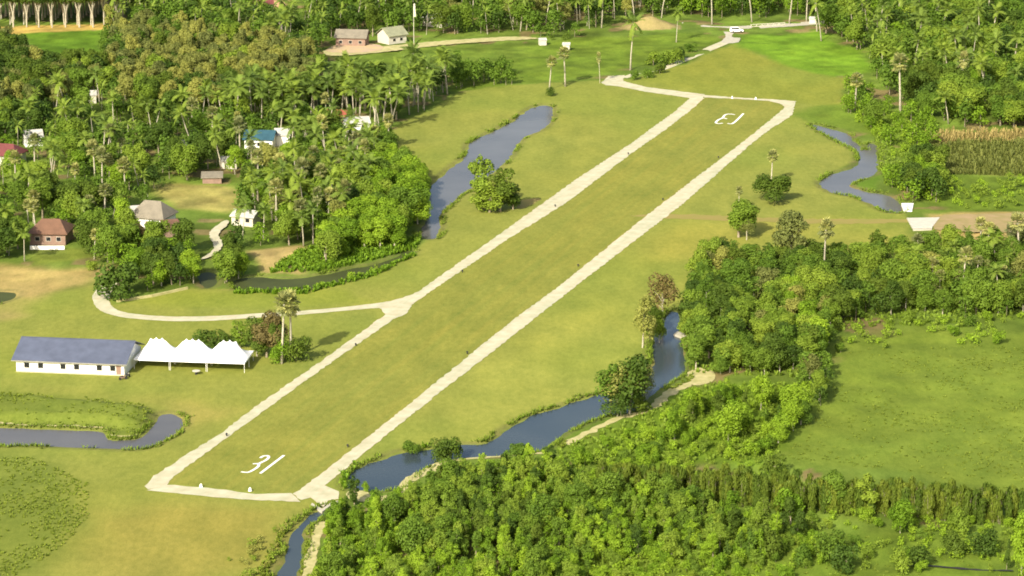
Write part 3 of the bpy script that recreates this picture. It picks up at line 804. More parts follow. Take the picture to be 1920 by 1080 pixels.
# flagpole
fp = empty('flagpole', G(776, 82))
MB().tube([(0, 0, 0), (0, 0, 12.5)], [0.11, 0.07], 7).build('pole', M['cream'], fp)
b = MB()
for i in range(5): b.box(-0.1 + 0.02 * i, 0.75 - 0.06 * i, -0.25 + 0.06 * i, 0.1 + 0.05 * i, 8.9 + i * 0.85, 9.7 + i * 0.85)
b.build('flag', M['cream'], fp)
tag(fp, 'tall thin pole with a hanging white flag beside the angled far house', 'flagpole')

# parked vehicle at the junction and the small road bridge
car = empty('parked_car', G(1381, 61), math.radians(8))
def prism(prof, y0, y1):
    b = MB(); n = len(prof)
    b.add([(x, y0, z) for x, z in prof] + [(x, y1, z) for x, z in prof], [tuple(range(n)), tuple(range(n, 2 * n))[::-1]] + [(i, i + n, (i + 1) % n + n, (i + 1) % n) for i in range(n)])
    return b
prism([(-2.2, 0.45), (2.2, 0.45), (2.2, 0.95), (1.2, 1.1), (-2.2, 1.1)], -0.85, 0.85).build('body', M['white'], car)
prism([(-2.1, 1.1), (1.1, 1.1), (0.5, 1.85), (-2.0, 1.85)], -0.78, 0.78).build('cabin', M['white'], car)
for s_ in (-1, 1):
    prism([(-1.9, 1.2), (0.85, 1.2), (0.45, 1.72), (-1.8, 1.72)], s_ * 0.785 - 0.01, s_ * 0.785 + 0.01).build('side_window', M['dark'], car)
    for xx in (-1.35, 1.35):
        MB().tube([(xx, s_ * 0.7, 0.36), (xx, s_ * 0.9, 0.36)], 0.36, 12).build('wheel', M['black'], car)
MB().add([(1.12, -0.7, 1.15), (1.12, 0.7, 1.15), (0.56, 0.66, 1.8), (0.56, -0.66, 1.8)], [(0, 1, 2, 3)]) if False else None
b = MB(); b.add([(1.11, -0.7, 1.14), (1.11, 0.7, 1.14), (0.56, 0.66, 1.8), (0.56, -0.66, 1.8)], [(0, 1, 2, 3)]); b.build('windscreen', M['dark'], car)
tag(car, 'white vehicle parked at the far road junction', 'car')
rb = empty('road_bridge', G(1440, 52))
def at_local(px, py, z): return G(px, py) - Vector(rb.location) + Vector((0, 0, z))
a_, b_ = at_local(1407, 51, 0), at_local(1472, 47, 0)
an = math.atan2(b_.y - a_.y, b_.x - a_.x); Lr = (b_ - a_).length
MB().box(0, Lr, -0.2, 0.2, 0.06, 0.3).build('kerb', M['concrete'], rb, (a_.x, a_.y, 0), an)
MB().box(0, Lr, -0.06, 0.06, 0.8, 0.95).build('rail', M['cream'], rb, (a_.x, a_.y, 0), an)
for k in range(7):
    MB().box(-0.08, 0.08, -0.07, 0.07, 0.3, 0.8).build('rail_post', M['cream'], rb, (a_.x + math.cos(an) * (0.2 + k * (Lr - 0.4) / 6), a_.y + math.sin(an) * (0.2 + k * (Lr - 0.4) / 6), 0), an)
tag(rb, 'low pale railing along the small bridge of the far road', 'bridge')

# ------------------------------------------------------------------ plants: prototype meshes
def leaf_cloud(blobs, n, size, up=0.35, seed=0, aspect=1.0, shell=0.55):
    """n leaf-clump quads through the outer volume of ellipsoid blobs; returns V, F, tint"""
    r = np.random.default_rng(seed)
    B = np.array(blobs, float)                      # cx cy cz rx ry rz
    vol = (B[:, 3] * B[:, 4] + B[:, 3] * B[:, 5] + B[:, 4] * B[:, 5])
    pick = r.choice(len(B), n, p=vol / vol.sum())
    dvec = r.normal(size=(n, 3)); dvec /= np.linalg.norm(dvec, axis=1)[:, None]
    dvec[:, 2] = np.where((dvec[:, 2] < -0.3) & (r.random(n) < 0.6), -dvec[:, 2], dvec[:, 2])
    rad = shell + (1.08 - shell) * r.random(n) ** 0.6
    c = B[pick, :3] + dvec * B[pick, 3:] * rad[:, None]
    nrm = dvec / B[pick, 3:]; nrm /= np.linalg.norm(nrm, axis=1)[:, None]
    nrm = nrm + r.normal(size=(n, 3)) * 0.45 + np.array([0, 0, up]); nrm /= np.linalg.norm(nrm, axis=1)[:, None]
    a = np.cross(nrm, r.normal(size=(n, 3))); a /= np.linalg.norm(a, axis=1)[:, None]
    b = np.cross(nrm, a)
    s = size * (0.6 + 0.8 * r.random(n))[:, None]
    w = s * aspect
    bend = nrm * s * 0.25
    V = np.stack([c - a * s - b * w * 0.3 - bend, c + a * s * 0.2 - b * w - bend, c + a * s - b * w * -0.2 - bend, c - a * s * 0.1 + b * w], 1)
    btint = r.random(len(B))
    t = 0.15 + 0.5 * btint[pick] + 0.35 * r.random(n)
    t = np.clip(t, 0, 1)
    F = np.arange(4 * n).reshape(n, 4)
    return V.reshape(-1, 3), F, t

def merge(parts):
    Vs, Fs, Ts, o = [], [], [], 0
    for V, F, t in parts:
        Vs.append(V); Fs.append(F + o); Ts.append(t); o += len(V)
    return np.concatenate(Vs), np.concatenate(Fs), np.concatenate(Ts)

def tube_np(pts, rad, n=5):
    b = MB(); b.tube(pts, rad, n, cap=False)
    V = np.array(b.v); F = np.array([f for f in b.f if len(f) == 4])
    return V, F, np.full(len(F), 0.5)

def broad_blobs(r, h, w, k=9, low=0.32, cone=False):
    out = []
    for i in range(k):
        a = r.random() * 2 * math.pi; q = (i + 0.5) / k
        zc = h * (low + (0.86 - low) * r.random())
        env = math.sqrt(max(0.08, 1 - ((zc / h - 0.58) / 0.5) ** 2)) if not cone else (1.05 - zc / h) * 1.3
        rr = w * 0.5 * env * (0.25 + 0.5 * math.sqrt(r.random()))
        s = w * (0.17 + 0.13 * r.random()) * (0.8 if cone else 1)
        out.append((math.cos(a) * rr, math.sin(a) * rr, zc, s, s, s * (0.75 + 0.5 * r.random())))
    out.append((0, 0, h * 0.56, w * 0.27, w * 0.27, h * 0.27))
    out.append((r.normal() * w * 0.05, r.normal() * w * 0.05, h * 0.84, w * 0.17, w * 0.17, h * 0.13))
    return out

PROTO = {}   # kind -> list of (trunk_mesh, crown_mesh, (V,F,t) low, (V,F) trunk low, height)
def trunk_with_limbs(r, h, rad, blobs, bark, name='trunk', n=6):
    b = MB()
    lean = Vector((r.normal() * 0.03 * h, r.normal() * 0.03 * h, 0))
    top = Vector((0, 0, h * 0.6)) + lean
    b.tube([(0, 0, -0.3), Vector((0, 0, h * 0.25)) + lean * 0.3, top], [rad * 1.25, rad, rad * 0.55], n, cap=False)
    for q in blobs[:5]:
        s = Vector((0, 0, h * (0.28 + 0.2 * r.random()))) + lean * 0.5
        e = Vector(q[:3])
        b.tube([s, s.lerp(e, 0.5) + Vector((0, 0, 0.1 * h * 0.3)), e], [rad * 0.5, rad * 0.35, rad * 0.15], 4, cap=False)
    return b.mesh(name, bark, True)

def make_broad(kind, variants, h, w, nleaf, size, bark, rad, cone=False, low=0.3, k=9, shell=0.55, nlow=150, seed0=0, up=0.35):
    lst = []
    for v in range(variants):
        r = np.random.default_rng(seed0 + v * 17 + 3)
        hh, ww = h * (0.9 + 0.2 * r.random()), w * (0.88 + 0.24 * r.random())
        bl = broad_blobs(r, hh, ww, k, low, cone)
        V, F, t = leaf_cloud(bl, nleaf, size, up, seed0 + v, shell=shell)
        cm = np_mesh('crown', V, F, None, t); cm.materials.append(M['leaf_mid'])
        tm = trunk_with_limbs(r, hh, rad, bl, bark)
        lowm = leaf_cloud(bl, nlow, size * 1.9, up, seed0 + v + 500, shell=0.7)
        lst.append((tm, cm, lowm, hh, rad))
    PROTO[kind] = lst

make_broad('broadleaf_tree', 5, 8.0, 7.0, 4600, 0.185, M['bark'], 0.20, seed0=10, nlow=340)
make_broad('wattle_tree', 8, 6.4, 3.1, 2400, 0.12, M['bark'], 0.11, seed0=40, low=0.16, k=13, nlow=340)
make_broad('creekside_tree', 5, 7.5, 5.4, 4000, 0.155, M['palebark'], 0.15, seed0=70, low=0.24, k=13, nlow=340)
make_broad('rubber_tree', 4, 9.0, 5.6, 2600, 0.18, M['palebark'], 0.16, seed0=100, low=0.45, k=8, nlow=340)
make_broad('shrub', 5, 2.6, 3.2, 1300, 0.11, M['bark'], 0.06, seed0=130, low=0.12, k=7, nlow=150)
make_broad('sparse_tree', 4, 8.0, 5.0, 1500, 0.17, M['palebark'], 0.16, seed0=160, low=0.35, k=13, shell=0.75, nlow=150)

# coconut palm
def frond(L=3.6, droop=1.5, seed=0, leaflets=15, wid=0.75):
    """one arched feather leaf along +x"""
    r = np.random.default_rng(seed)
    Vs, n = [], 0
    for i in range(leaflets):
        t0 = 0.12 + 0.86 * i / leaflets; t1 = t0 + 0.8 / leaflets
        for s in (-1, 1):
            p0 = np.array([L * t0 * (1 - 0.12 * t0), 0, 0.75 * t0 - droop * t0 ** 2.2]); p1 = np.array([L * t1 * (1 - 0.12 * t1), 0, 0.75 * t1 - droop * t1 ** 2.2])
            ln = wid * math.sin(min(1, 0.25 + t0) * math.pi * 0.72) * (0.8 + 0.4 * r.random())
            out = np.array([0.45 * ln, s * ln, -0.35 * ln - 0.1 * r.random()])
            Vs += [p0, p1, p1 * 0.5 + p0 * 0.5 + out + (p1 - p0) * 0.2, p0 + out * 0.98]
            n += 1
    # midrib
    for i in range(4):
        t0, t1 = i / 4, (i + 1) / 4
        p = lambda t, y: np.array([L * t * (1 - 0.12 * t), y, 0.75 * t - droop * t ** 2.2 + 0.02])
        Vs += [p(t0, -0.05), p(t1, -0.04), p(t1, 0.04), p(t0, 0.05)]; n += 1
    r2 = np.random.default_rng(seed + 9)
    return np.array(Vs), np.arange(4 * n).reshape(n, 4), np.clip(0.35 + 0.5 * r2.random(n), 0, 1)

def fan(size=1.15, seed=0):
    """one fan leaf on a stalk along +x"""
    r = np.random.default_rng(seed)
    Vs, n = [], 0
    L0 = size * 0.9
    Vs += [np.array([0, -0.03, 0]), np.array([L0, -0.03, 0.1]), np.array([L0, 0.03, 0.1]), np.array([0, 0.03, 0])]; n += 1
    c = np.array([L0, 0, 0.1])
    for i in range(9):
        a0 = -1.9 + 3.8 * i / 9; a1 = a0 + 0.36; am = (a0 + a1) / 2
        q = lambda a, rr: c + np.array([math.cos(a) * rr, math.sin(a) * rr, -0.12 * rr * rr + 0.07 * math.cos(a * 9)])
        Vs += [c, q(a0, size * 0.8), q(am, size * (1 + 0.1 * r.random())), q(a1, size * 0.8)]; n += 1
    return np.array(Vs), np.arange(4 * n).reshape(n, 4), 0.2 + 0.7 * r.random(n)

def rot_leaf(V, az, el, p, s=1.0):
    Rm = np.array(Matrix.Rotation(az, 3, 'Z') @ Matrix.Rotation(-el, 3, 'Y'))
    return (V * s) @ Rm.T + np.array(p)

def palm_layout(r, kind):
    out = []
    if kind == 'coconut_palm':
        for k in range(15):
            out.append((k * 2.4 + r.random() * 0.4, math.radians(64 - k * 7.0 + r.normal() * 11), 0.7 + 0.45 * r.random()))
    else:
        for k in range(24):
            out.append((k * 2.4 + r.random() * 0.4, math.radians(85 - k * 6.2 + r.normal() * 5), 0.85 + 0.3 * r.random()))
    return out

def make_palm(kind, variants, h, bark, rad, seed0):
    lst = []
    for v in range(variants):
        r = np.random.default_rng(seed0 + v)
        hh = h * (0.85 + 0.3 * r.random())
        bx, by = r.normal() * 0.9, r.normal() * 0.9
        if kind == 'sugar_palm': bx *= 0.25; by *= 0.25
        pts = [(0, 0, -0.3), (bx * 0.25, by * 0.25, hh * 0.33), (bx * 0.7, by * 0.7, hh * 0.7), (bx, by, hh)]
        b = MB(); b.tube(pts, [rad * 1.5, rad, rad * 0.85, rad * 0.8], 7)
        tm = b.mesh('trunk', bark, True)
        leaf = frond(seed=seed0 + v) if kind == 'coconut_palm' else fan(seed=seed0 + v)
        lay = palm_layout(r, kind)
        parts, lows = [], []
        for i, (az, el, s) in enumerate(lay):
            V = rot_leaf(leaf[0], az, el, (bx, by, hh), s)
            parts.append((V, leaf[1], leaf[2] * (0.6 + 0.5 * r.random())))
            m_ = len(leaf[1]); keep = np.arange(0, m_, 2) if kind == 'coconut_palm' else np.arange(m_)
            if i % (2 if kind != 'coconut_palm' else 1) == 0:
                F = leaf[1][keep]
                Vk = V[F.ravel()]
                lows.append((Vk, np.arange(len(Vk)).reshape(-1, 4), leaf[2][keep]))
        V, F, t = merge(parts)
        cm = np_mesh('crown', V, F, M['leaf_palm'], t)
        lm = np_mesh('frond', *leaf[:2], M['leaf_palm'], leaf[2])
        lst.append((tm, cm, merge(lows), hh + 1.5, rad, lm, lay, (bx, by, hh)))
    PROTO[kind] = lst
make_palm('coconut_palm', 9, 8.6, M['palebark'], 0.17, 200)
make_palm('sugar_palm', 4, 9.2, M['palebark'], 0.22, 240)

# slender sapling for the dense row: upright twigs with narrow leaves
lst = []
for v in range(5):
    r = np.random.default_rng(300 + v)
    hh = 6.2 * (0.95 + 0.1 * r.random())
    bl = [(r.normal() * 0.15, r.normal() * 0.15, hh * q, 0.85, 0.7, hh * 0.16) for q in (0.12, 0.28, 0.42, 0.56, 0.70, 0.84)]
    V, F, t = leaf_cloud(bl, 1000, 0.13, 0.1, 300 + v, shell=0.3)
    V = V.copy()
    Vq = V.reshape(-1, 4, 3); c = Vq.mean(1, keepdims=True); dlt = Vq - c; dlt[..., 2] *= 2.4; dlt[..., :2] *= 0.7; V = (c + dlt).reshape(-1, 3)
    cm = np_mesh('crown', V, F, M['reed'], t)
    b = MB()
    for q in range(4):
        a = q * 1.6; b.tube([(0.15 * math.cos(a), 0.15 * math.sin(a), -0.2), (0.45 * math.cos(a), 0.45 * math.sin(a), hh * 0.85)], [0.05, 0.025], 4, cap=False)
    lst.append((b.mesh('trunk', M['bark'], True), cm, leaf_cloud(bl, 80, 0.3, 0.1, 350 + v), hh, 0.05))
PROTO['sapling'] = lst

# ------------------------------------------------------------------ planting
PLANTS = []     # dicts
KEEP_OUT = [gpoly(p) for p in (
    MOWN,
    [(55, 440), (140, 440), (150, 492), (50, 492)], [(240, 405), (345, 405), (350, 462), (235, 462)],
    [(440, 408), (490, 408), (490, 440), (440, 440)], [(455, 268), (545, 268), (550, 312), (455, 312)],
    [(612, 228), (702, 228), (702, 268), (612, 268)], [(-20, 295), (50, 295), (50, 325), (-20, 325)], [(40, 262), (85, 262), (85, 296), (40, 296)],
    [(320, 280), (355, 280), (355, 306), (320, 306)], [(375, 330), (455, 330), (455, 352), (375, 352)], [(290, 345), (460, 345), (450, 428), (345, 428), (285, 395)],
    [(372, 412), (440, 412), (430, 515), (366, 515)], [(470, 465), (600, 465), (600, 525), (440, 530)],
    [(605, 72), (770, 66), (1000, 66), (1000, 88), (770, 106), (605, 110)], [(800, 40), (845, 40), (845, 62), (800, 62)], [(475, -30), (548, -30), (530, 36), (480, 36)],
    [(1284, 36), (1560, 30), (1560, 60), (1284, 60)], [(1160, 36), (1280, 34), (1285, 66), (1160, 66)], [(1185, 128), (1290, 100), (1390, 60), (1400, 84), (1292, 122), (1190, 150)],
    [(1690, 400), (2000, 396), (2000, 445), (1700, 440)], [(1735, 250), (2000, 245), (2000, 330), (1770, 325)],
    [(1395, 60), (1530, 58), (1610, 100), (1560, 142), (1430, 108)], [(150, 186), (182, 186), (182, 210), (150, 210)],
    [(-60, 30), (200, 26), (205, 64), (195, 146), (60, 150), (30, 100), (-60, 90)], [(600, 100), (1000, 84), (1000, 120), (850, 132), (700, 176), (600, 180)])]
WATER_P = [gpoly([tuple(p) for p in w[0]]) for w in WATERS]
PATHS = [gpoly([(1325, 706), (1250, 734), (1155, 779), (1060, 826), (1060, 840), (1160, 793), (1260, 748), (1330, 722)]), gpoly([(1018, 842), (880, 852), (800, 876), (760, 905), (650, 915), (640, 950), (770, 942), (840, 878), (1020, 858)]),
         gpoly([(600, 950), (560, 1120), (588, 1120), (616, 985)])]

def blocked(X, Y, pad=0.6, use_keep=True):
    bad = np.zeros(X.shape, bool)
    if use_keep:
        for i, P in enumerate(KEEP_OUT): bad |= sdf(X, Y, P) < (0.8 if i == 0 else 0)
    for P in WATER_P: bad |= sdf(X, Y, P) < pad
    for P in PATHS: bad |= sdf(X, Y, P) < 0.2
    return bad

LANDMARKS = [(620, 940, 'by the runway corner'), (900, 900, 'below the creek path'), (1250, 930, 'by the sapling row'), (600, 1050, 'by the near ditch'), (1540, 760, 'by the pasture corner'),
    (1276, 630, 'by the landing stage'), (1730, 420, 'by the slab bridge'), (1830, 300, 'by the corn field'), (1700, 385, 'by the weir'), (1370, 60, 'by the road junction'), (1220, 50, 'by the earth heap'),
    (1040, 88, 'by the tiny huts'), (776, 60, 'by the flagpole'), (660, 95, 'by the clay terrace'), (510, 20, 'by the pink clearing'), (90, 50, 'by the plantation'), (489, 265, 'by the teal roof'),
    (631, 225, 'by the orange roof'), (15, 290, 'by the dark red roof'), (288, 400, 'by the tan roof'), (97, 430, 'by the rusty roof'), (285, 556, 'by the low wall'), (530, 490, 'by the sandy bank'),
    (808, 440, 'by the narrow pond end'), (1030, 200, 'by the pond tip'), (165, 192, 'by the lone shed'), (1750, 640, 'by the upper pasture'), (1850, 430, 'by the brown earth'), (1400, 1050, 'by the near pasture'),
    (404, 340, 'by the long low shed'), (1450, 480, 'by the mown meadow'), (850, 1050, 'deep in the trees'), (1400, 700, 'by the scrub slope'), (340, 150, 'among the olive crowns'), (1800, 80, 'deep in the far trees'),
    (400, 60, 'below the far clearing'), (1000, 20, 'behind the far meadow'), (820, 190, 'by the meadow corner')]
def toward(x, y):
    px, py = to_px(x, y)
    return min(LANDMARKS, key=lambda l: (l[0] - px) ** 2 + ((l[1] - py) * 2) ** 2)[2]
def size_word(s, r_):
    t = (s - r_[0]) / (r_[1] - r_[0])
    return 'small' if t < 0.33 else 'middling' if t < 0.67 else 'tall'
def scatter(poly, spacing, mix, sc_=(0.8, 1.25), gaps=0.0, label='', group='', keep=True, seed=0, pad=0.8):
    """mix: list of (weight, kind, material, adjective)"""
    r = np.random.default_rng(1000 + seed)
    med = (sc_[0] + sc_[1]) / 2
    P = gpoly(poly); x0, y0 = P.min(0); x1, y1 = P.max(0)
    gx, gy = np.meshgrid(np.arange(x0, x1, spacing), np.arange(y0, y1, spacing * 1.05))
    gx = gx + r.uniform(-0.48, 0.48, gx.shape) * spacing; gy = gy + r.uniform(-0.48, 0.48, gy.shape) * spacing
    X, Y = gx.ravel(), gy.ravel()
    ok = (sdf(X, Y, P) < 0) & ~blocked(X, Y, pad, keep)
    if gaps: ok &= vnoise(X, Y, 11.0, seed) > gaps
    X, Y = X[ok], Y[ok]
    w = np.array([m[0] for m in mix], float)
    clump = vnoise(X, Y, 16.0, seed + 31)
    for x, y, c in zip(X, Y, clump):
        q = np.clip((r.random() * 0.55 + c * 0.45 - 0.1) / 0.8, 0, 0.999)
        k = int(np.searchsorted(np.cumsum(w / w.sum()), q))
        _, kind, mt, adj = mix[min(k, len(mix) - 1)]
        s = r.uniform(*sc_)
        PLANTS.append(dict(kind=kind, mat=mt, x=float(x), y=float(y), s=s, sz=s * r.uniform(0.9, 1.12), rot=r.random() * 6.28, v=int(r.integers(0, 99)), label=f'{size_word(s, sc_)} {adj} {label}, {toward(x, y)}', group=group))

def single(kind, mat, px, py, hpx, label, wf=1.0, v=0, cat=None, lean=0.0, fronds=True):
    """one plant of its own: base spot, height in photograph pixels"""
    g = G(px, py)
    H = PROTO[kind][v % len(PROTO[kind])][3]
    h_m = hpx / (scale_at(py) * math.cos(PITCH))
    s = h_m / H
    PLANTS.append(dict(kind=kind, mat=mat, x=g.x, y=g.y, s=s * wf, sz=s, rot=random.random() * 6.28, v=v, label=label, group=None, own=True, fronds=fronds))

# --- single plants that stand out
single('sugar_palm', 'leaf_fan', 528, 682, 128, 'tall fan palm at the left of the pair in the clump beyond the marquees', v=0, wf=0.9)
single('sugar_palm', 'leaf_fan', 546, 675, 124, 'tall fan palm at the right of the pair in the clump beyond the marquees', v=1, wf=0.85)
single('broadleaf_tree', 'leaf_brown', 500, 670, 74, 'brownish bushy tree behind the marquees, left of the two fan palms', v=1, wf=0.9)
single('creekside_tree', 'leaf_dark', 482, 668, 72, 'dark green tree just behind the last marquee', v=2, wf=1.0)
single('shrub', 'leaf_bright', 527, 682, 38, 'bright green bush at the foot of the two fan palms', v=0)
single('shrub', 'leaf_dark', 556, 676, 40, 'dark bush at the right foot of the two fan palms', v=1)
single('shrub', 'leaf_dark', 392, 652, 30, 'low dark bush behind the middle marquee', v=2, wf=1.3)
single('shrub', 'leaf_dark', 425, 652, 26, 'low dark bush behind the last marquee, left of the thin tree', v=3, wf=1.2)
single('wattle_tree', 'leaf_mid', 450, 652, 52, 'thin young tree rising behind the last marquee', v=1, wf=1.1)
single('broadleaf_tree', 'leaf_dark', 515, 672, 70, 'dark full tree filling the clump between the brown tree and the fan palms', v=3, wf=0.7)
single('wattle_tree', 'leaf_mid', 905, 394, 106, 'tall pointed green tree standing by the pond, larger of two', v=0, wf=1.05)
single('wattle_tree', 'leaf_dark', 938, 397, 84, 'dark green tree right beside the tall pointed one by the pond', v=1, wf=1.2)
single('wattle_tree', 'leaf_dark', 962, 393, 52, 'small dark tree at the runway side of the pond trees', v=2, wf=1.5)
single('wattle_tree', 'leaf_mid', 918, 398, 60, 'low green tree between the two pond trees', v=3, wf=1.7)
single('broadleaf_tree', 'leaf_dark', 1455, 380, 50, 'round dark green tree alone on the grass right of the runway', v=0, wf=1.55)
single('sugar_palm', 'leaf_fan', 1446, 345, 60, 'fan palm rising behind the round lone tree', v=2, wf=0.9)
single('broadleaf_tree', 'leaf_mid', 1385, 445, 62, 'round topped tree on the meadow at the edge of the right wood', v=4, wf=1.25)
single('sugar_palm', 'leaf_fan', 1385, 395, 44, 'small fan palm directly behind the round topped meadow tree', v=1, wf=0.8)
single('sparse_tree', 'leaf_olive', 1400, 450, 40, 'thin brownish tree touching the round topped meadow tree', v=0, wf=1.1)
single('sparse_tree', 'leaf_olive', 1205, 652, 104, 'sparse olive tree leaning over the creek bank', v=1, wf=0.7)
single('sparse_tree', 'leaf_brown', 1243, 606, 96, 'dark half bare tree at the upper bend of the creek', v=2, wf=0.9)
single('creekside_tree', 'leaf_mid', 1236, 640, 62, 'small green tree on the creek bank below the half bare tree', v=2, wf=0.55)
single('sparse_tree', 'leaf_mid', 1145, 775, 105, 'green tree on pale trunks by the creek, left of its cluster', v=0, wf=1.0)
single('sparse_tree', 'leaf_dark', 1180, 776, 112, 'largest dark tree of the creek cluster with dense crown', v=3, wf=1.1)
single('sparse_tree', 'leaf_olive', 1208, 752, 78, 'loose olive tree hanging over the creek, right of its cluster', v=1, wf=0.9)
single('sparse_tree', 'leaf_olive', 1165, 778, 100, 'pale olive tree in the middle of the creek cluster', v=4, wf=1.1)
single('shrub', 'leaf_dark', 828, 862, 38, 'dark bush standing in the creek near its pale bank', v=1, wf=0.8)
single('shrub', 'leaf_dark', 845, 861, 42, 'taller dark bush standing in the creek near its pale bank', v=2, wf=0.8)
single('shrub', 'leaf_mid', 772, 845, 20, 'small green bush on the grassy side of the creek', v=3, wf=1.3)
single('shrub', 'leaf_bright', 687, 920, 16, 'small bright bush on the soil by the runway corner', v=0)
single('wattle_tree', 'leaf_dark', 664, 948, 60, 'dark narrow tree just below the runway corner', v=0)
single('wattle_tree', 'leaf_dark', 1650, 500, 74, 'dark pointed tree like a small fir above the right wood', v=4, wf=1.15)
single('creekside_tree', 'leaf_olive', 1482, 505, 106, 'tallest olive tree at the top of the right wood', v=0, wf=1.1)
single('sugar_palm', 'leaf_fan', 1544, 522, 108, 'lone fan palm standing above the right wood', v=3, wf=0.85)
single('sugar_palm', 'leaf_fan', 1801, 565, 100, 'fan palm in the right wood beside the brown earth', v=0, wf=0.85)
single('sugar_palm', 'leaf_fan', 1912, 500, 96, 'fan palm at the far end of the right wood', v=1, wf=0.8)
single('sugar_palm', 'leaf_fan', 1603, 207, 66, 'fan palm with a full pale crown by the far stream', v=2, wf=1.0)
single('sugar_palm', 'leaf_fan', 1688, 213, 106, 'very tall fan palm above the far stream shrubs', v=0, wf=0.8)
single('coconut_palm', 'leaf_palm', 1822, 130, 76, 'feathery palm in front of the far right wood', v=1, wf=0.8)
single('sugar_palm', 'leaf_fan', 1803, 182, 80, 'thin fan palm among the shrubs right of the far stream', v=1, wf=0.6)
single('sugar_palm', 'leaf_fan', 1030, 168, 60, 'pale fan palm by the tip of the pond, left of two', v=3, wf=0.9)
single('sugar_palm', 'leaf_fan', 1060, 162, 70, 'pale fan palm by the tip of the pond, right of two', v=0, wf=1.0)
single('shrub', 'leaf_dark', 1030, 180, 14, 'small dark bush at the foot of the pale pond palms', v=1, wf=0.8)
single('coconut_palm', 'leaf_palm', 1182, 132, 104, 'very tall thin palm beside the gravel track bend', v=2, wf=0.75)
single('coconut_palm', 'leaf_palm', 1268, 80, 62, 'thin palm on the far meadow near the earth heap', v=3, wf=0.7)
single('sugar_palm', 'leaf_fan', 1125, 156, 55, 'thin small fan palm left of the gravel track bend', v=1, wf=0.45)
for i, (px, py, hp_) in enumerate([(1335, 46, 90), (1410, 43, 95), (1480, 44, 90), (1512, 40, 84), (1532, 60, 96), (1240, 34, 80), (1190, 38, 84), (1128, 52, 80), (1540, 78, 80)]):
    PL = ['by the road junction', 'over the bridge railing', 'past the bridge railing', 'next to the tiny roadside hut', 'right of the tiny roadside hut', 'behind the earth heap', 'left behind the earth heap', 'left of the earth heap at the wood edge', 'in front of the far right wood'][i]
    single('coconut_palm', 'leaf_palm', px, py, hp_, f'tall palm with bare pale trunk {PL}', v=i, wf=0.75)
for i, (px, py, hp_, mt) in enumerate([(1192, 150, 16, 'leaf_mid'), (1214, 146, 14, 'leaf_mid'), (1237, 138, 18, 'leaf_dark'), (1262, 120, 26, 'leaf_mid'), (1240, 124, 20, 'leaf_mid'), (1278, 112, 20, 'leaf_dark'), (1296, 98, 14, 'leaf_mid'), (1225, 122, 22, 'leaf_mid')]):
    q = ['first', 'second', 'third', 'fifth', 'fourth', 'sixth', 'seventh', 'rear'][i]
    single('shrub', mt, px, py, hp_, f'{q} small bush of the row between the gravel track and the far field', v=i, wf=1.1)
for i, (px, py, hp_, mt, tx) in enumerate([(1690, 1075, 40, 'leaf_mid', 'pair'), (1550, 1050, 48, 'leaf_mid', ''), (1588, 1072, 46, 'leaf_dark', ''), (1508, 1060, 34, 'leaf_mid', ''), (1728, 1066, 46, 'leaf_dark', ''), (1788, 1042, 42, 'leaf_dark', ''),
                                       (1840, 1042, 40, 'leaf_dark', ''), (1452, 888, 34, 'leaf_dark', ''), (1440, 1045, 52, 'leaf_dark', ''), (1430, 1010, 44, 'leaf_dark', '')]):
    T = ['low green bush on the near pasture right of two larger ones', 'large round green bush on the near pasture', 'dark round bush touching the large green one', 'small narrow bush left of the large round one',
         'upright dark bush by the thin dark ditch line', 'dark round bush below the sapling row', 'dark double bush below the sapling row, farther right', 'dark round bush alone above the sapling row',
         'dark bush at the end of the near wood, lower of two', 'dark bush at the end of the near wood, upper of two'][i]
    single('shrub', mt, px, py, hp_, T, v=i, wf=0.9)
single('broadleaf_tree', 'leaf_mid', 1640, 240, 50, 'round bush like tree on the shore of the far stream', v=2, wf=0.9)
single('shrub', 'leaf_dark', 225, 560, 60, 'dark bush at the corner of the curved path and low wall', v=2, wf=0.9)
single('shrub', 'leaf_mid', 172, 508, 16, 'tiny pale bush on the bare earth by the village', v=1)

single('creekside_tree', 'leaf_bright', 1915, 1075, 120, 'tall green tree at the right end of the near pasture', v=1, wf=0.5)
single('wattle_tree', 'leaf_dark', 1887, 1068, 62, 'thin dark tree left of the tall tree on the near pasture', v=2, wf=0.5)
single('wattle_tree', 'leaf_dark', 1030, 878, 46, 'dark tree standing beside the pale creek path', v=0, wf=1.3)
for k_, (px, py, hp_, mt, w_) in enumerate([(838, 905, 40, 'leaf_dark', 1.2), (868, 893, 34, 'leaf_mid', 1.2), (905, 886, 40, 'leaf_bright', 1.2), (945, 880, 38, 'leaf_dark', 1.1), (985, 876, 36, 'leaf_mid', 1.2)]):
    single('wattle_tree', mt, px, py, hp_, f'{["leftmost", "second", "middle bright", "fourth dark", "last"][k_]} low tree of the line touching the pale creek path', v=k_, wf=w_)
single('broadleaf_tree', 'leaf_mid', 425, 528, 62, 'full green tree between the yard path and the village pool', v=3, wf=0.9)
single('creekside_tree', 'leaf_bright', 447, 520, 50, 'bright green tree at the village pool, next to the full tree', v=1, wf=1.0)
single('broadleaf_tree', 'leaf_brown', 250, 470, 48, 'brownish tree in front of the tan hip roofed house', v=2, wf=1.2)
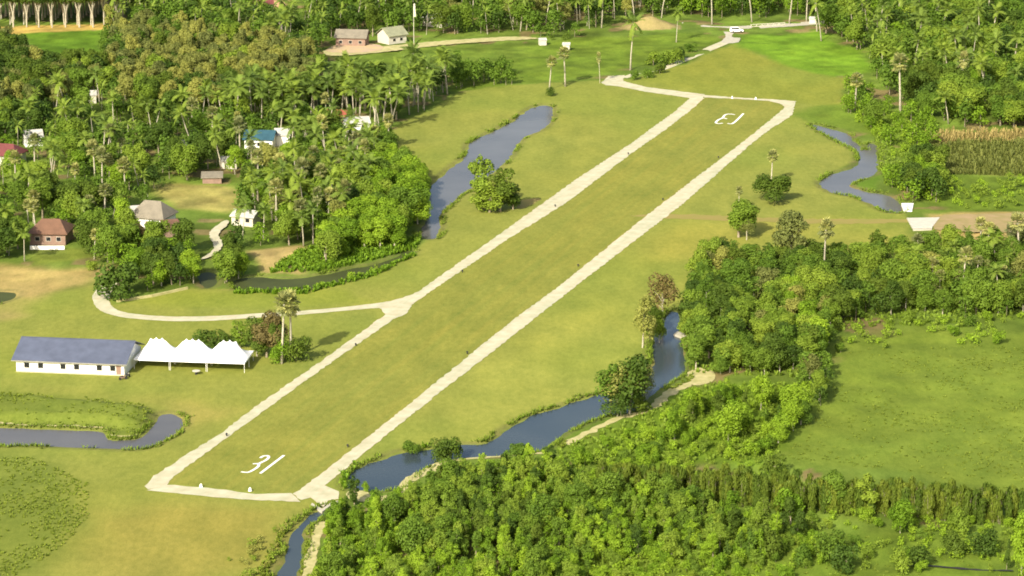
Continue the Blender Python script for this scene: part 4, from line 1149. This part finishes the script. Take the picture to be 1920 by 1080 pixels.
for px, py, hp_, kd, mt, w_, tx in ((1688, 1000, 66, 'creekside_tree', 'leaf_bright', 0.9, 'pale green tree in front of the sapling row, near its middle'), (1560, 962, 84, 'creekside_tree', 'leaf_mid', 0.8, 'round headed tree rising over the sapling row'),
        (1372, 985, 70, 'wattle_tree', 'leaf_bright', 1.4, 'bright tree in front of the sapling row at the wood end'), (1625, 968, 84, 'wattle_tree', 'leaf_mid', 1.3, 'green tree rising over the sapling row, next to the round headed one'),
        (1250, 960, 74, 'creekside_tree', 'leaf_mid', 0.8, 'bushy tree hiding the wood end of the sapling row'), (1800, 1000, 44, 'shrub', 'leaf_mid', 0.9, 'tall green bush against the front of the sapling row'),
        (1480, 968, 50, 'shrub', 'leaf_bright', 0.9, 'tall bright bush against the front of the sapling row')):
    single(kd, mt, px, py, hp_, tx, v=px % 5, wf=w_)
single('creekside_tree', 'leaf_dark', 1158, 780, 62, 'dark low tree under the pale trunks of the creek cluster', v=4, wf=1.2)
single('shrub', 'leaf_dark', 1196, 770, 40, 'dark bush under the right side of the creek cluster', v=2, wf=1.0)
single('creekside_tree', 'leaf_dark', 1222, 622, 58, 'dark tree at the upper creek bend under the half bare tree', v=0, wf=0.8)
# --- woods
BR, WA, CR, RU, SH, CO, SU, SP = 'broadleaf_tree', 'wattle_tree', 'creekside_tree', 'rubber_tree', 'shrub', 'coconut_palm', 'sugar_palm', 'sapling'
scatter([(-150, 66), (60, 66), (110, 108), (190, 104), (200, 60), (330, 62), (600, 118), (600, 170), (560, 215), (440, 225), (300, 215), (60, 225), (-150, 215)], 5.6,
        [(2, BR, 'leaf_dark', 'dark broadleaf tree'), (3, RU, 'leaf_olive', 'olive yellow tree'), (2, BR, 'leaf_mid', 'green broadleaf tree'), (1.0, CO, 'leaf_palm', 'feathery palm')],
        (0.75, 1.1), 0.1, 'in the wood behind the village', 'trees of the wood behind the village', seed=1)
scatter([(200, 85), (600, 118), (605, 165), (420, 180), (230, 170)], 6.2, [(1, RU, 'leaf_olive', 'olive yellow tree')], (0.85, 1.15), 0.15, 'in the wood behind the village', 'trees of the wood behind the village', seed=2)
scatter([(590, 188), (700, 182), (800, 168), (856, 150), (858, 178), (800, 215), (745, 238), (700, 258), (610, 226), (540, 238), (440, 240), (430, 205), (560, 200)], 4.4,
        [(4, CO, 'leaf_palm', 'feathery palm'), (1, BR, 'leaf_dark', 'dark broadleaf tree'), (0.6, CR, 'leaf_mid', 'bushy green tree')],
        (0.85, 1.25), 0.0, 'in the palm grove', 'trees of the palm grove', seed=3)
scatter([(850, 140), (960, 136), (960, 160), (855, 172)], 4.2, [(2, BR, 'leaf_mid', 'green broadleaf tree'), (1, SH, 'leaf_mid', 'green shrub')], (0.5, 0.85), 0.0, 'on the meadow edge', 'trees at the meadow edge', seed=4)
scatter([(-150, 225), (300, 220), (620, 235), (720, 265), (745, 305), (690, 330), (690, 455), (600, 470), (440, 470), (350, 480), (200, 494), (-150, 492)], 5.4,
        [(2.2, BR, 'leaf_dark', 'dark broadleaf tree'), (1.5, CO, 'leaf_palm', 'feathery palm'), (2.4, BR, 'leaf_mid', 'green broadleaf tree'), (1, CR, 'leaf_bright', 'bright green tree'), (1, SU, 'leaf_fan', 'pale fan palm'), (0.8, SH, 'leaf_bright', 'bright shrub')],
        (0.6, 1.0), 0.16, 'between the village houses', 'trees between the village houses', seed=5)
scatter([(440, 290), (620, 270), (710, 310), (700, 440), (600, 470), (470, 455), (440, 380)], 6.0,
        [(3, CO, 'leaf_palm', 'feathery palm'), (1, SU, 'leaf_fan', 'pale fan palm'), (1, RU, 'leaf_olive', 'olive tree')], (0.75, 1.05), 0.1, 'in the palm thicket', 'trees of the palm thicket', seed=6)
scatter([(690, 330), (745, 305), (790, 350), (800, 415), (790, 445), (745, 466), (690, 470), (600, 505), (560, 512), (600, 480)], 4.2,
        [(3, CR, 'leaf_bright', 'bright green tree'), (1, BR, 'leaf_mid', 'green broadleaf tree')], (0.75, 1.1), 0.0, 'at the pond end of the village', 'bright trees at the pond end', seed=7)
scatter([(205, 490), (440, 480), (450, 535), (350, 542), (225, 560)], 4.4,
        [(2, BR, 'leaf_dark', 'dark broadleaf tree'), (2, CR, 'leaf_bright', 'bright green tree'), (1, SH, 'leaf_mid', 'green shrub')], (0.55, 0.9), 0.1, 'behind the low wall', 'trees behind the low wall', seed=8)
scatter([(-60, 0), (180, -60), (480, -80), (480, 40), (600, 40), (605, 100), (560, 110), (330, 62), (210, 60), (210, 0)], 5.6,
        [(2, BR, 'leaf_dark', 'dark broadleaf tree'), (2, BR, 'leaf_mid', 'green broadleaf tree'), (2, CO, 'leaf_palm', 'feathery palm'), (1, CR, 'leaf_mid', 'bushy green tree')],
        (0.75, 1.15), 0.1, 'in the far left wood', 'trees of the far left wood', seed=9)
scatter([(540, -90), (1300, -90), (1300, 25), (1160, 40), (1100, 60), (900, 66), (600, 72)], 5.6,
        [(2, BR, 'leaf_dark', 'dark broadleaf tree'), (2, BR, 'leaf_mid', 'green broadleaf tree'), (1.6, CO, 'leaf_palm', 'feathery palm'), (1, RU, 'leaf_olive', 'olive tree')],
        (0.8, 1.15), 0.08, 'in the wood behind the far road', 'trees behind the far road', seed=10)
scatter([(1280, -90), (1560, -90), (1560, 34), (1280, 36)], 5.2, [(2, CR, 'leaf_bright', 'bright green tree'), (1, BR, 'leaf_dark', 'dark broadleaf tree')], (0.8, 1.1), 0.05, 'behind the road junction', 'trees behind the road junction', seed=11)
scatter([(1000, 68), (1110, 66), (1100, 76), (1010, 82)], 5.0, [(1, SH, 'leaf_dark', 'dark shrub'), (1, BR, 'leaf_mid', 'green broadleaf tree')], (0.5, 0.9), 0.0, 'behind the two tiny white huts', 'trees behind the tiny huts', seed=12)
scatter([(1540, 30), (1560, -90), (2050, -90), (2050, 240), (1900, 245), (1760, 235), (1660, 175), (1610, 100), (1545, 70)], 5.6,
        [(2, BR, 'leaf_dark', 'dark broadleaf tree'), (2.4, BR, 'leaf_mid', 'green broadleaf tree'), (1.4, CO, 'leaf_palm', 'feathery palm'), (1, CR, 'leaf_bright', 'bright green tree')],
        (0.75, 1.2), 0.06, 'in the far right wood', 'trees of the far right wood', seed=13)
scatter([(1590, 170), (1660, 190), (1750, 240), (1765, 380), (1690, 385), (1650, 322), (1645, 262), (1580, 215)], 4.4,
        [(2, SH, 'leaf_bright', 'bright shrub'), (2, CR, 'leaf_bright', 'bright green tree'), (1, BR, 'leaf_mid', 'green broadleaf tree')], (0.55, 0.95), 0.22, 'along the far stream', 'trees along the far stream', keep=False, seed=14)
scatter([(1690, 330), (1765, 320), (1770, 385), (1700, 380)], 4.0, [(1, CR, 'leaf_mid', 'bushy green tree'), (1, BR, 'leaf_dark', 'dark broadleaf tree')], (0.7, 1.0), 0.0, 'above the weir', 'trees above the weir', keep=False, seed=15)
scatter([(1775, 336), (2000, 336), (2000, 392), (1790, 392)], 3.6, [(1, SH, 'leaf_mid', 'green shrub'), (1, SH, 'leaf_bright', 'bright shrub')], (0.5, 0.85), 0.25, 'between the corn and the brown earth', 'shrubs below the corn', seed=16)
# right wood
scatter([(1285, 545), (1310, 505), (1400, 490), (1480, 500), (1700, 500), (1760, 478), (2050, 470), (2050, 615), (1880, 600), (1700, 590), (1560, 620), (1545, 712), (1300, 700), (1290, 640)], 3.7,
        [(2, CR, 'leaf_dark', 'dark bushy tree'), (3, CR, 'leaf_mid', 'bushy green tree'), (1.4, BR, 'leaf_mid', 'green broadleaf tree'), (1.2, CR, 'leaf_olive', 'olive bushy tree'), (1, CR, 'leaf_bright', 'bright green tree')],
        (0.48, 0.98), 0.03, 'in the wood right of the creek', 'trees of the wood right of the creek', keep=False, seed=17)
scatter([(1690, 470), (2050, 455), (2050, 600), (1700, 560)], 7.5, [(1, SU, 'leaf_fan', 'pale fan palm'), (1, CO, 'leaf_palm', 'feathery palm')], (0.55, 0.8), 0.1, 'in the wood right of the creek', 'trees of the wood right of the creek', keep=False, seed=18)
# scrub slope
scatter([(1350, 735), (1550, 725), (1500, 800), (1450, 862), (1130, 885), (1010, 890), (1070, 862), (1165, 818), (1260, 772)], 3.0,
        [(3, SH, 'leaf_bright', 'bright shrub'), (1.5, SH, 'leaf_mid', 'green shrub'), (1.3, CR, 'leaf_bright', 'bright green tree'), (0.5, WA, 'leaf_dark', 'dark narrow tree')], (0.45, 0.95), 0.12, 'on the scrub slope by the creek path', 'plants of the scrub slope', seed=19)
scatter([(1500, 690), (1552, 690), (1548, 752), (1500, 800)], 3.8, [(1, CR, 'leaf_mid', 'bushy green tree'), (1, CR, 'leaf_dark', 'dark bushy tree')], (0.5, 0.8), 0.0, 'at the corner of the pasture', 'trees at the pasture corner', seed=20)
scatter([(1560, 610), (1900, 595), (2050, 610), (2050, 650), (1800, 655), (1560, 680)], 4.0, [(1, SH, 'leaf_bright', 'bright shrub'), (1, SH, 'leaf_mid', 'green shrub')], (0.4, 0.9), 0.4, 'at the upper edge of the pasture', 'shrubs at the upper pasture edge', seed=21)
# near wood
scatter([(606, 988), (650, 972), (755, 950), (800, 925), (860, 900), (960, 884), (1020, 884), (1130, 900), (1250, 940), (1420, 985), (1470, 1030), (1440, 1060), (1110, 1050), (1090, 1120), (590, 1130)], 2.0,
        [(1.3, WA, 'leaf_dark', 'dark narrow tree'), (3.0, WA, 'leaf_mid', 'narrow green tree'), (0.4, CR, 'leaf_mid', 'bushy green tree'), (1.6, WA, 'leaf_bright', 'bright narrow tree'), (2.6, SH, 'leaf_bright', 'bright shrub')],
        (0.42, 0.88), 0.0, 'in the wood nearest the viewer', 'trees of the near wood', seed=22)
scatter([(1100, 1060), (1480, 1000), (1700, 985), (2050, 1000), (2050, 1120), (1100, 1120)], 6.0, [(2, SH, 'leaf_mid', 'green shrub'), (1, SH, 'leaf_bright', 'bright shrub')], (0.35, 0.75), 0.45, 'scattered on the near pasture', 'shrubs on the near pasture', seed=23)
scatter([(1460, 960), (1900, 985), (1900, 1010), (1440, 1000)], 3.6, [(1, SH, 'leaf_bright', 'bright shrub'), (1, SH, 'leaf_mid', 'green shrub')], (0.4, 0.8), 0.3, 'in front of the sapling row', 'shrubs before the sapling row', seed=24)
scatter([(430, 1040), (490, 1005), (535, 985), (530, 1030), (480, 1090), (420, 1110)], 2.6, [(1, SH, 'leaf_mid', 'green shrub'), (1, SH, 'leaf_olive', 'olive shrub')], (0.25, 0.5), 0.3, 'along the near ditch', 'shrubs along the near ditch', keep=False, seed=25)
scatter([(1100, 1045), (1430, 990), (1500, 968), (1900, 992), (2050, 1000), (2050, 1060), (1500, 1040), (1100, 1115)], 2.6, [(2, SH, 'leaf_bright', 'bright shrub'), (1, SH, 'leaf_mid', 'green shrub'), (0.4, WA, 'leaf_mid', 'narrow green tree')], (0.22, 0.7), 0.18, 'in the low scrub of the near pasture', 'low scrub of the near pasture', seed=26)
scatter([(1120, 880), (1440, 866), (1500, 905), (1700, 925), (1700, 950), (1440, 935), (1120, 925)], 2.5, [(2, SH, 'leaf_bright', 'bright shrub'), (1, SH, 'leaf_mid', 'green shrub')], (0.25, 0.6), 0.15, 'behind the sapling row', 'shrubs behind the sapling row', seed=27)
scatter([(1700, 925), (1900, 955), (2050, 965), (2050, 940), (1900, 930), (1700, 905)], 2.8, [(2, SH, 'leaf_bright', 'bright shrub')], (0.2, 0.45), 0.3, 'behind the sapling row', 'shrubs behind the sapling row', seed=28)
scatter([(30, 60), (200, 150), (60, 200), (-150, 180), (-150, 100)], 6.0, [(1, BR, 'leaf_dark', 'dark broadleaf tree')], (0.9, 1.25), 0.1, 'in the wood behind the village', 'trees of the wood behind the village', seed=29)
scatter([(440, 540), (560, 548), (700, 512), (780, 472), (795, 450), (740, 480), (640, 515), (540, 532)], 2.6, [(1, SH, 'leaf_mid', 'green shrub'), (1, SH, 'leaf_bright', 'bright shrub')], (0.35, 0.75), 0.1, 'along the village pool', 'shrubs along the village pool', keep=False, seed=30, pad=0.2)
scatter([(1100, 985), (1420, 985), (1520, 975), (1580, 1040), (1450, 1100), (1080, 1120)], 2.7, [(2, SH, 'leaf_bright', 'bright shrub'), (1.4, SH, 'leaf_mid', 'green shrub'), (0.5, WA, 'leaf_dark', 'dark narrow tree')], (0.4, 0.95), 0.15, 'at the pasture end of the near wood', 'shrubs at the near wood end', seed=33)
# sapling row
rowline = [(1120, 935), (1250, 942), (1400, 950), (1540, 965), (1700, 972), (1800, 978), (1900, 985), (2000, 990)]
P = smooth([tuple(G(*p)[:2]) for p in rowline], 30, False)
acc = 0
for i in range(1, len(P)):
    acc += np.linalg.norm(P[i] - P[i - 1])
    if acc > 1.15:
        acc = 0
        if abs(P[i][0] - G(1880, 982)[0]) < 0.5: continue
        for off in (0.0, 1.3, 2.4):
            s = random.uniform(0.82, 1.05)
            PLANTS.append(dict(kind='sapling', mat='reed', x=float(P[i][0] + random.uniform(-0.65, 0.65)), y=float(P[i][1] + off + random.uniform(-0.6, 0.6)), s=s, sz=s * random.uniform(0.9, 1.1), rot=random.random() * 6.28,
                               v=random.randrange(99), label='slender olive green sapling in the long dense row below the pasture', group='saplings of the dense row'))
# rubber plantation, upper left: front row of forked pale trunks, rows behind
for k, px in enumerate((-2, 25, 50, 73, 98, 123, 149, 175)):
    PLANTS.append(dict(kind='plantation_tree', mat='leaf_dark', x=G(px, 51)[0], y=G(px, 51)[1], s=1.0, sz=1.0, rot=0.0, v=k, own=True, group='rubber trees of the plantation front row', fronds=False,
                       label=f'pale forked rubber tree in the plantation front row, {["first", "second", "third", "fourth", "fifth", "sixth", "seventh", "eighth"][k]} from the left'))
lst = []
for v in range(3):
    r = np.random.default_rng(500 + v)
    b = MB()
    b.tube([(0, 0, -0.2), (0.03, 0, 2.0), (0, 0, 4.2)], [0.30, 0.26, 0.30], 8, cap=False)
    bl = []
    for q in range(5):
        a = q * 1.3 + r.random() * 0.4; e = Vector((math.cos(a) * 1.5, math.sin(a) * 1.2, 8.6 + r.random()))
        b.tube([(0, 0, 3.9), Vector((0, 0, 4.2)).lerp(e, 0.4) + Vector((0, 0, 0.3)), e], [0.22, 0.17, 0.07], 5, cap=False)
        bl.append((e.x * 1.2, e.y * 1.2, e.z + 0.6, 1.5, 1.5, 1.4))
    bl.append((0, 0, 10.2, 2.0, 2.0, 1.5))
    V, F, t = leaf_cloud(bl, 800, 0.3, 0.3, 500 + v)
    lst.append((b.mesh('trunk', M['palebark'], True), np_mesh('crown', V, F, M['leaf_dark'], t), leaf_cloud(bl, 200, 0.5, 0.3, 520 + v), 11.5, 0.25))
PROTO['plantation_tree'] = lst
for row in range(1, 7):
    for k in range(12):
        g = G(-60 + k * 25, 51)
        PLANTS.append(dict(kind='plantation_tree', mat='leaf_dark', x=g.x + random.uniform(-.4, .4), y=g.y + row * 5.0, s=1.05, sz=1.05, rot=random.random() * 6, v=random.randrange(99), label='pale trunked rubber tree deep inside the plantation', group='rubber trees inside the plantation'))

# ------------------------------------------------------------------ turn the list into objects; the smallest beyond 290 of a kind join one mesh
CAT = {'coconut_palm': 'palm', 'sugar_palm': 'palm', 'shrub': 'shrub', 'sapling': 'sapling'}
def in_front_of_bridge(p):
    a, b = to_px(p['x'], p['y'])
    return 1685 < a < 1780 and 400 < b < 500 and not p.get('own')
PLANTS = [p for p in PLANTS if not in_front_of_bridge(p)]
for p in PLANTS:
    p['px'], p['py'] = to_px(p['x'], p['y'])
    hpx = PROTO[p['kind']][p['v'] % len(PROTO[p['kind']])][3] * p['sz'] * F_PX / (p['y'] + 1)
    vis = (-25 < p['px'] < 1945) and (p['py'] > -3) and (p['py'] - hpx < 1075)
    p['rank'] = (1e6 if p.get('own') else 0) + (hpx if vis else hpx - 1e5)
    p['vis'] = vis
by_kind = {}
for p in PLANTS: by_kind.setdefault(p['kind'], []).append(p)
LIMIT = 290
n_obj = 0
for kind, lst in by_kind.items():
    lst.sort(key=lambda p: -p['rank'])
    rest = []
    for i, p in enumerate(lst):
        protos = PROTO[kind]; pr = protos[p['v'] % len(protos)]
        z = min(ground_z(p['x'], p['y']), 0.6) if not p.get('own') else ground_z(p['x'], p['y'])
        z = max(z, -0.4)
        if i < LIMIT and p['vis']:
            e = link(kind, None, None, (p['x'], p['y'], z), p['rot']); e.scale = (p['s'] * random.uniform(0.85, 1.15), p['s'] * random.uniform(0.85, 1.15), p['sz']); e.rotation_euler = (random.gauss(0, 0.035), random.gauss(0, 0.035), p['rot'])
            link('trunk', pr[0], e)
            if len(pr) > 5 and p.get('own') and p.get('fronds'):
                for (az, el, s_) in pr[6]:
                    fo = link('frond', pr[5], e, pr[7]); fo.rotation_euler = Matrix(np.array(Matrix.Rotation(az, 3, 'Z') @ Matrix.Rotation(-el, 3, 'Y')).tolist()).to_euler(); fo.scale = (s_, s_, s_)
                    fo.material_slots[0].link = 'OBJECT'; fo.material_slots[0].material = M[p['mat']]
            else:
                c_ = link('crown', pr[1], e)
                c_.material_slots[0].link = 'OBJECT'; c_.material_slots[0].material = M[p['mat']]
            tag(e, p['label'], CAT.get(kind, 'tree'), p['group'])
            n_obj += 1
        else:
            rest.append(p)
    if rest:
        bymat = {}
        mats = sorted({p['mat'] for p in rest})
        Vs, Fs, Ts, MI, o = [], [], [], [], 0
        for p in rest:
            pr = protos[p['v'] % len(protos)]
            V, F, t = pr[2]
            c_, s_ = math.cos(p['rot']), math.sin(p['rot'])
            R_ = np.array([[c_, -s_, 0], [s_, c_, 0], [0, 0, 1]])
            zz = max(min(ground_z(p['x'], p['y']), 0.6), -0.4)
            V2 = (V * np.array([p['s'], p['s'], p['sz']])) @ R_.T + np.array([p['x'], p['y'], zz])
            Vs.append(V2); Fs.append(F + o); o += len(V2)
            Ts.append(np.clip(t * random.uniform(0.7, 1.15), 0, 1)); MI.append(np.full(len(F), mats.index(p['mat'])))
            if kind not in ('shrub', 'sapling'):
                rr = pr[4] * p['s']; th = pr[3] * p['sz'] * (0.85 if 'palm' in kind else 0.6)
                tip = (pr[7][0] * p['s'], pr[7][1] * p['s']) if len(pr) > 7 else (0, 0)
                tip = (tip[0] * c_ - tip[1] * s_, tip[0] * s_ + tip[1] * c_)
                q = [(p['x'] + rr * math.cos(a), p['y'] + rr * math.sin(a), zz - 0.2) for a in (0, 2.1, 4.2)] + [(p['x'] + tip[0] + rr * 0.7 * math.cos(a), p['y'] + tip[1] + rr * 0.7 * math.sin(a), zz + th) for a in (0, 2.1, 4.2)]
                Vs.append(np.array(q)); Fs.append(np.array([(0, 1, 4, 3), (1, 2, 5, 4), (2, 0, 3, 5)]) + o); o += 6
                Ts.append(np.full(3, .5)); MI.append(np.full(3, len(mats)))
        me = np_mesh('distant_' + kind, np.concatenate(Vs), np.concatenate(Fs), None, np.concatenate(Ts))
        for m_ in mats: me.materials.append(M[m_])
        me.materials.append(M['palebark'] if 'palm' in kind else M['bark'])
        me.polygons.foreach_set('material_index', np.concatenate(MI).astype(np.int32))
        NM = {'broadleaf_tree': 'broadleaf_forest', 'wattle_tree': 'wattle_thicket', 'creekside_tree': 'bushy_forest', 'rubber_tree': 'olive_forest', 'shrub': 'shrubbery', 'coconut_palm': 'palm_forest', 'sugar_palm': 'fan_palm_forest', 'sapling': 'sapling_thicket', 'sparse_tree': 'sparse_forest', 'plantation_tree': 'plantation_forest'}
        tag(link(NM[kind], me), 'mass of smaller ' + kind.replace('_', ' ') + ' foliage filling the woods', 'forest', kind='stuff')
    print('plants', kind, len(lst), 'vis', sum(p['vis'] for p in lst), 'rest', len(rest))

# ------------------------------------------------------------------ rough grass, corn and reeds as ground cover
def tufts(name, poly_list, spacing, h, mat, label, rows=False, blades=7, w=0.28, seed=0, gaps=0.0, avoid=True):
    r = np.random.default_rng(900 + seed)
    Vs, Ts = [], []
    for poly in poly_list:
        P = gpoly(poly); x0, y0 = P.min(0); x1, y1 = P.max(0)
        gx, gy = np.meshgrid(np.arange(x0, x1, spacing), np.arange(y0, y1, spacing * (2.2 if rows else 1)))
        j = 0.25 if rows else 0.5
        X = (gx + r.uniform(-j, j, gx.shape) * spacing).ravel(); Y = (gy + r.uniform(-j, j, gx.shape) * spacing).ravel()
        ok = sdf(X, Y, P) < 0
        for Wp in WATER_P: ok &= sdf(X, Y, Wp) > 0.3
        for Wp in PATHS: ok &= sdf(X, Y, Wp) > 0.1
        if gaps: ok &= r.random(X.shape) < np.clip((vnoise(X, Y, 9.0, seed) - gaps + 0.25) * 1.3, 0.04, 0.8)
        X, Y = X[ok], Y[ok]
        for x, y in zip(X, Y):
            zg = max(ground_z(x, y), -0.3); hh = h * r.uniform(0.5, 1.25)
            for b_ in range(blades):
                a = r.random() * 6.28; ca_, sa_ = math.cos(a), math.sin(a)
                rad = spacing * 0.32 * r.random()
                cx, cy = x + ca_ * rad, y + sa_ * rad
                px_, py_ = -sa_ * w, ca_ * w
                lean = hh * 0.45
                Vs.append([(cx - px_, cy - py_, zg - 0.05), (cx + px_, cy + py_, zg - 0.05), (cx + px_ * 0.7 + ca_ * lean, cy + py_ * 0.7 + sa_ * lean, zg + hh), (cx - px_ * 0.7 + ca_ * lean, cy - py_ * 0.7 + sa_ * lean, zg + hh * 0.9)])
                Ts.append(r.random())
    V = np.array(Vs).reshape(-1, 3); n = len(V) // 4
    if n: tag(link(name, np_mesh(name, V, np.arange(4 * n).reshape(n, 4), mat, Ts)), label, 'grass', kind='stuff')
    print(name, n)
tufts('tall_grass', [[(-60, 742), (60, 745), (270, 765), (295, 780), (262, 812), (205, 812), (190, 800), (-60, 790)], [(-100, 860), (60, 858), (165, 905), (165, 975), (110, 1030), (-20, 1110), (-100, 1110)]],
      0.8, 0.28, M['tuft'], 'rough green grass on the canal bank and the near left field', seed=1, w=0.12, gaps=0.42, blades=6)
tufts('pasture_weeds', [[(1560, 650), (2000, 650), (2000, 940), (1700, 885), (1470, 860), (1540, 750)], [(1480, 1000), (2000, 1010), (2000, 1110), (1120, 1110), (1130, 1060)]], 1.3, 0.2, M['tuft'],
      'weeds and tussocks spread over the right pasture', seed=2, w=0.12, gaps=0.5)
tufts('undergrowth', [[(1040, 850), (1200, 775), (1330, 722), (1550, 720), (1450, 862), (1120, 880)], [(606, 985), (1020, 875), (1130, 885), (1470, 1000), (1440, 1060), (1100, 1100), (590, 1110)], [(1290, 545), (1400, 495), (1900, 480), (1900, 600), (1560, 620), (1540, 712), (1300, 700)],
                      [(1580, 180), (1750, 240), (1765, 380), (1660, 350), (1640, 260)]], 1.7, 0.7, M['leaf_mid'],
      'leafy undergrowth under and between the trees', seed=3, w=0.2, blades=7)
tufts('reeds', [[(440, 545), (560, 545), (690, 512), (775, 474), (782, 478), (700, 520), (570, 552), (440, 552)], [(500, 512), (560, 470), (700, 450), (790, 446), (780, 466), (700, 488), (600, 510)], [(640, 890), (655, 882), (668, 870), (655, 915), (640, 915)],
                [(760, 842), (800, 836), (800, 842), (765, 848)]], 0.9, 0.9, M['leaf_bright'], 'green reeds along the village pool and creek edges', seed=4, w=0.2)
tufts('corn_plants', [[(1743, 270), (1900, 266), (2000, 266), (2000, 332), (1765, 330)]], 1.0, 1.5, M['corn'], 'olive green corn plants in rows', rows=True, seed=5, w=0.16, blades=6)
tufts('ripe_corn_plants', [[(1735, 252), (2000, 246), (2000, 266), (1742, 270)]], 1.0, 1.8, M['dryplant'], 'dry yellow corn plants along the far side of the field', rows=True, seed=6, w=0.13, blades=6)
tufts('bank_grass', [[(1040, 838), (1150, 783), (1250, 735), (1300, 700), (1300, 712), (1260, 742), (1160, 790), (1060, 844)], [(770, 905), (860, 855), (1010, 846), (1010, 852), (860, 862), (800, 900)], [(540, 990), (500, 1090), (470, 1100), (520, 1000)],
                     [(575, 985), (555, 1090), (566, 1090), (590, 990)]], 0.8, 0.45, M['tuft'], 'yellow green grass on the creek and ditch banks', seed=7, w=0.18)
shore = []
r_ = np.random.default_rng(77)
Vs, Ts = [], []
for poly, nm, _l, _m in WATERS:
    Pw = gpoly([tuple(p) for p in poly])
    dens = 0.40 if nm in ('creek', 'stream', 'canal', 'ditch') else 0.62
    for i in range(len(Pw)):
        a, b = Pw[i - 1], Pw[i]; sgn = 1 if sum(Pw[k - 1][0] * Pw[k][1] - Pw[k][0] * Pw[k - 1][1] for k in range(len(Pw))) < 0 else -1
        Ls = np.linalg.norm(b - a); t = (b - a) / (Ls + 1e-9); nn = np.array([-t[1], t[0]])
        for q in np.arange(0, Ls, 0.35):
            c = a + t * q + nn * sgn * (0.35 + abs(r_.normal()) * 0.6)
            if vnoise(np.array([c[0]]), np.array([c[1]]), 5.0, 12)[0] < dens: continue
            zg = max(ground_z(c[0], c[1]), -0.35)
            for _ in range(5):
                an = r_.random() * 6.28; ca_, sa_ = math.cos(an), math.sin(an); w = 0.09 + 0.08 * r_.random(); hh = 0.25 + 0.55 * r_.random()
                cx, cy = c[0] + ca_ * 0.3, c[1] + sa_ * 0.3
                Vs.append([(cx - sa_ * -w, cy - ca_ * w, zg), (cx - sa_ * w, cy + ca_ * w, zg), (cx + ca_ * .25, cy + sa_ * .25 + w, zg + hh), (cx + ca_ * .25, cy + sa_ * .25 - w, zg + hh * .8)]); Ts.append(r_.random())
V = np.array(Vs).reshape(-1, 3)
tag(link('shore_grass', np_mesh('shore_grass', V, np.arange(len(V)).reshape(-1, 4), M['leaf_mid'], Ts)), 'green grass fringe along the shores of ponds and creek', 'grass', kind='stuff')
print('tris total', sum(len(m.polygons) * 2 * (1 if m.users else 0) for m in bpy.data.meshes))
print('objects', len(bpy.data.objects), 'plants as objects', n_obj)
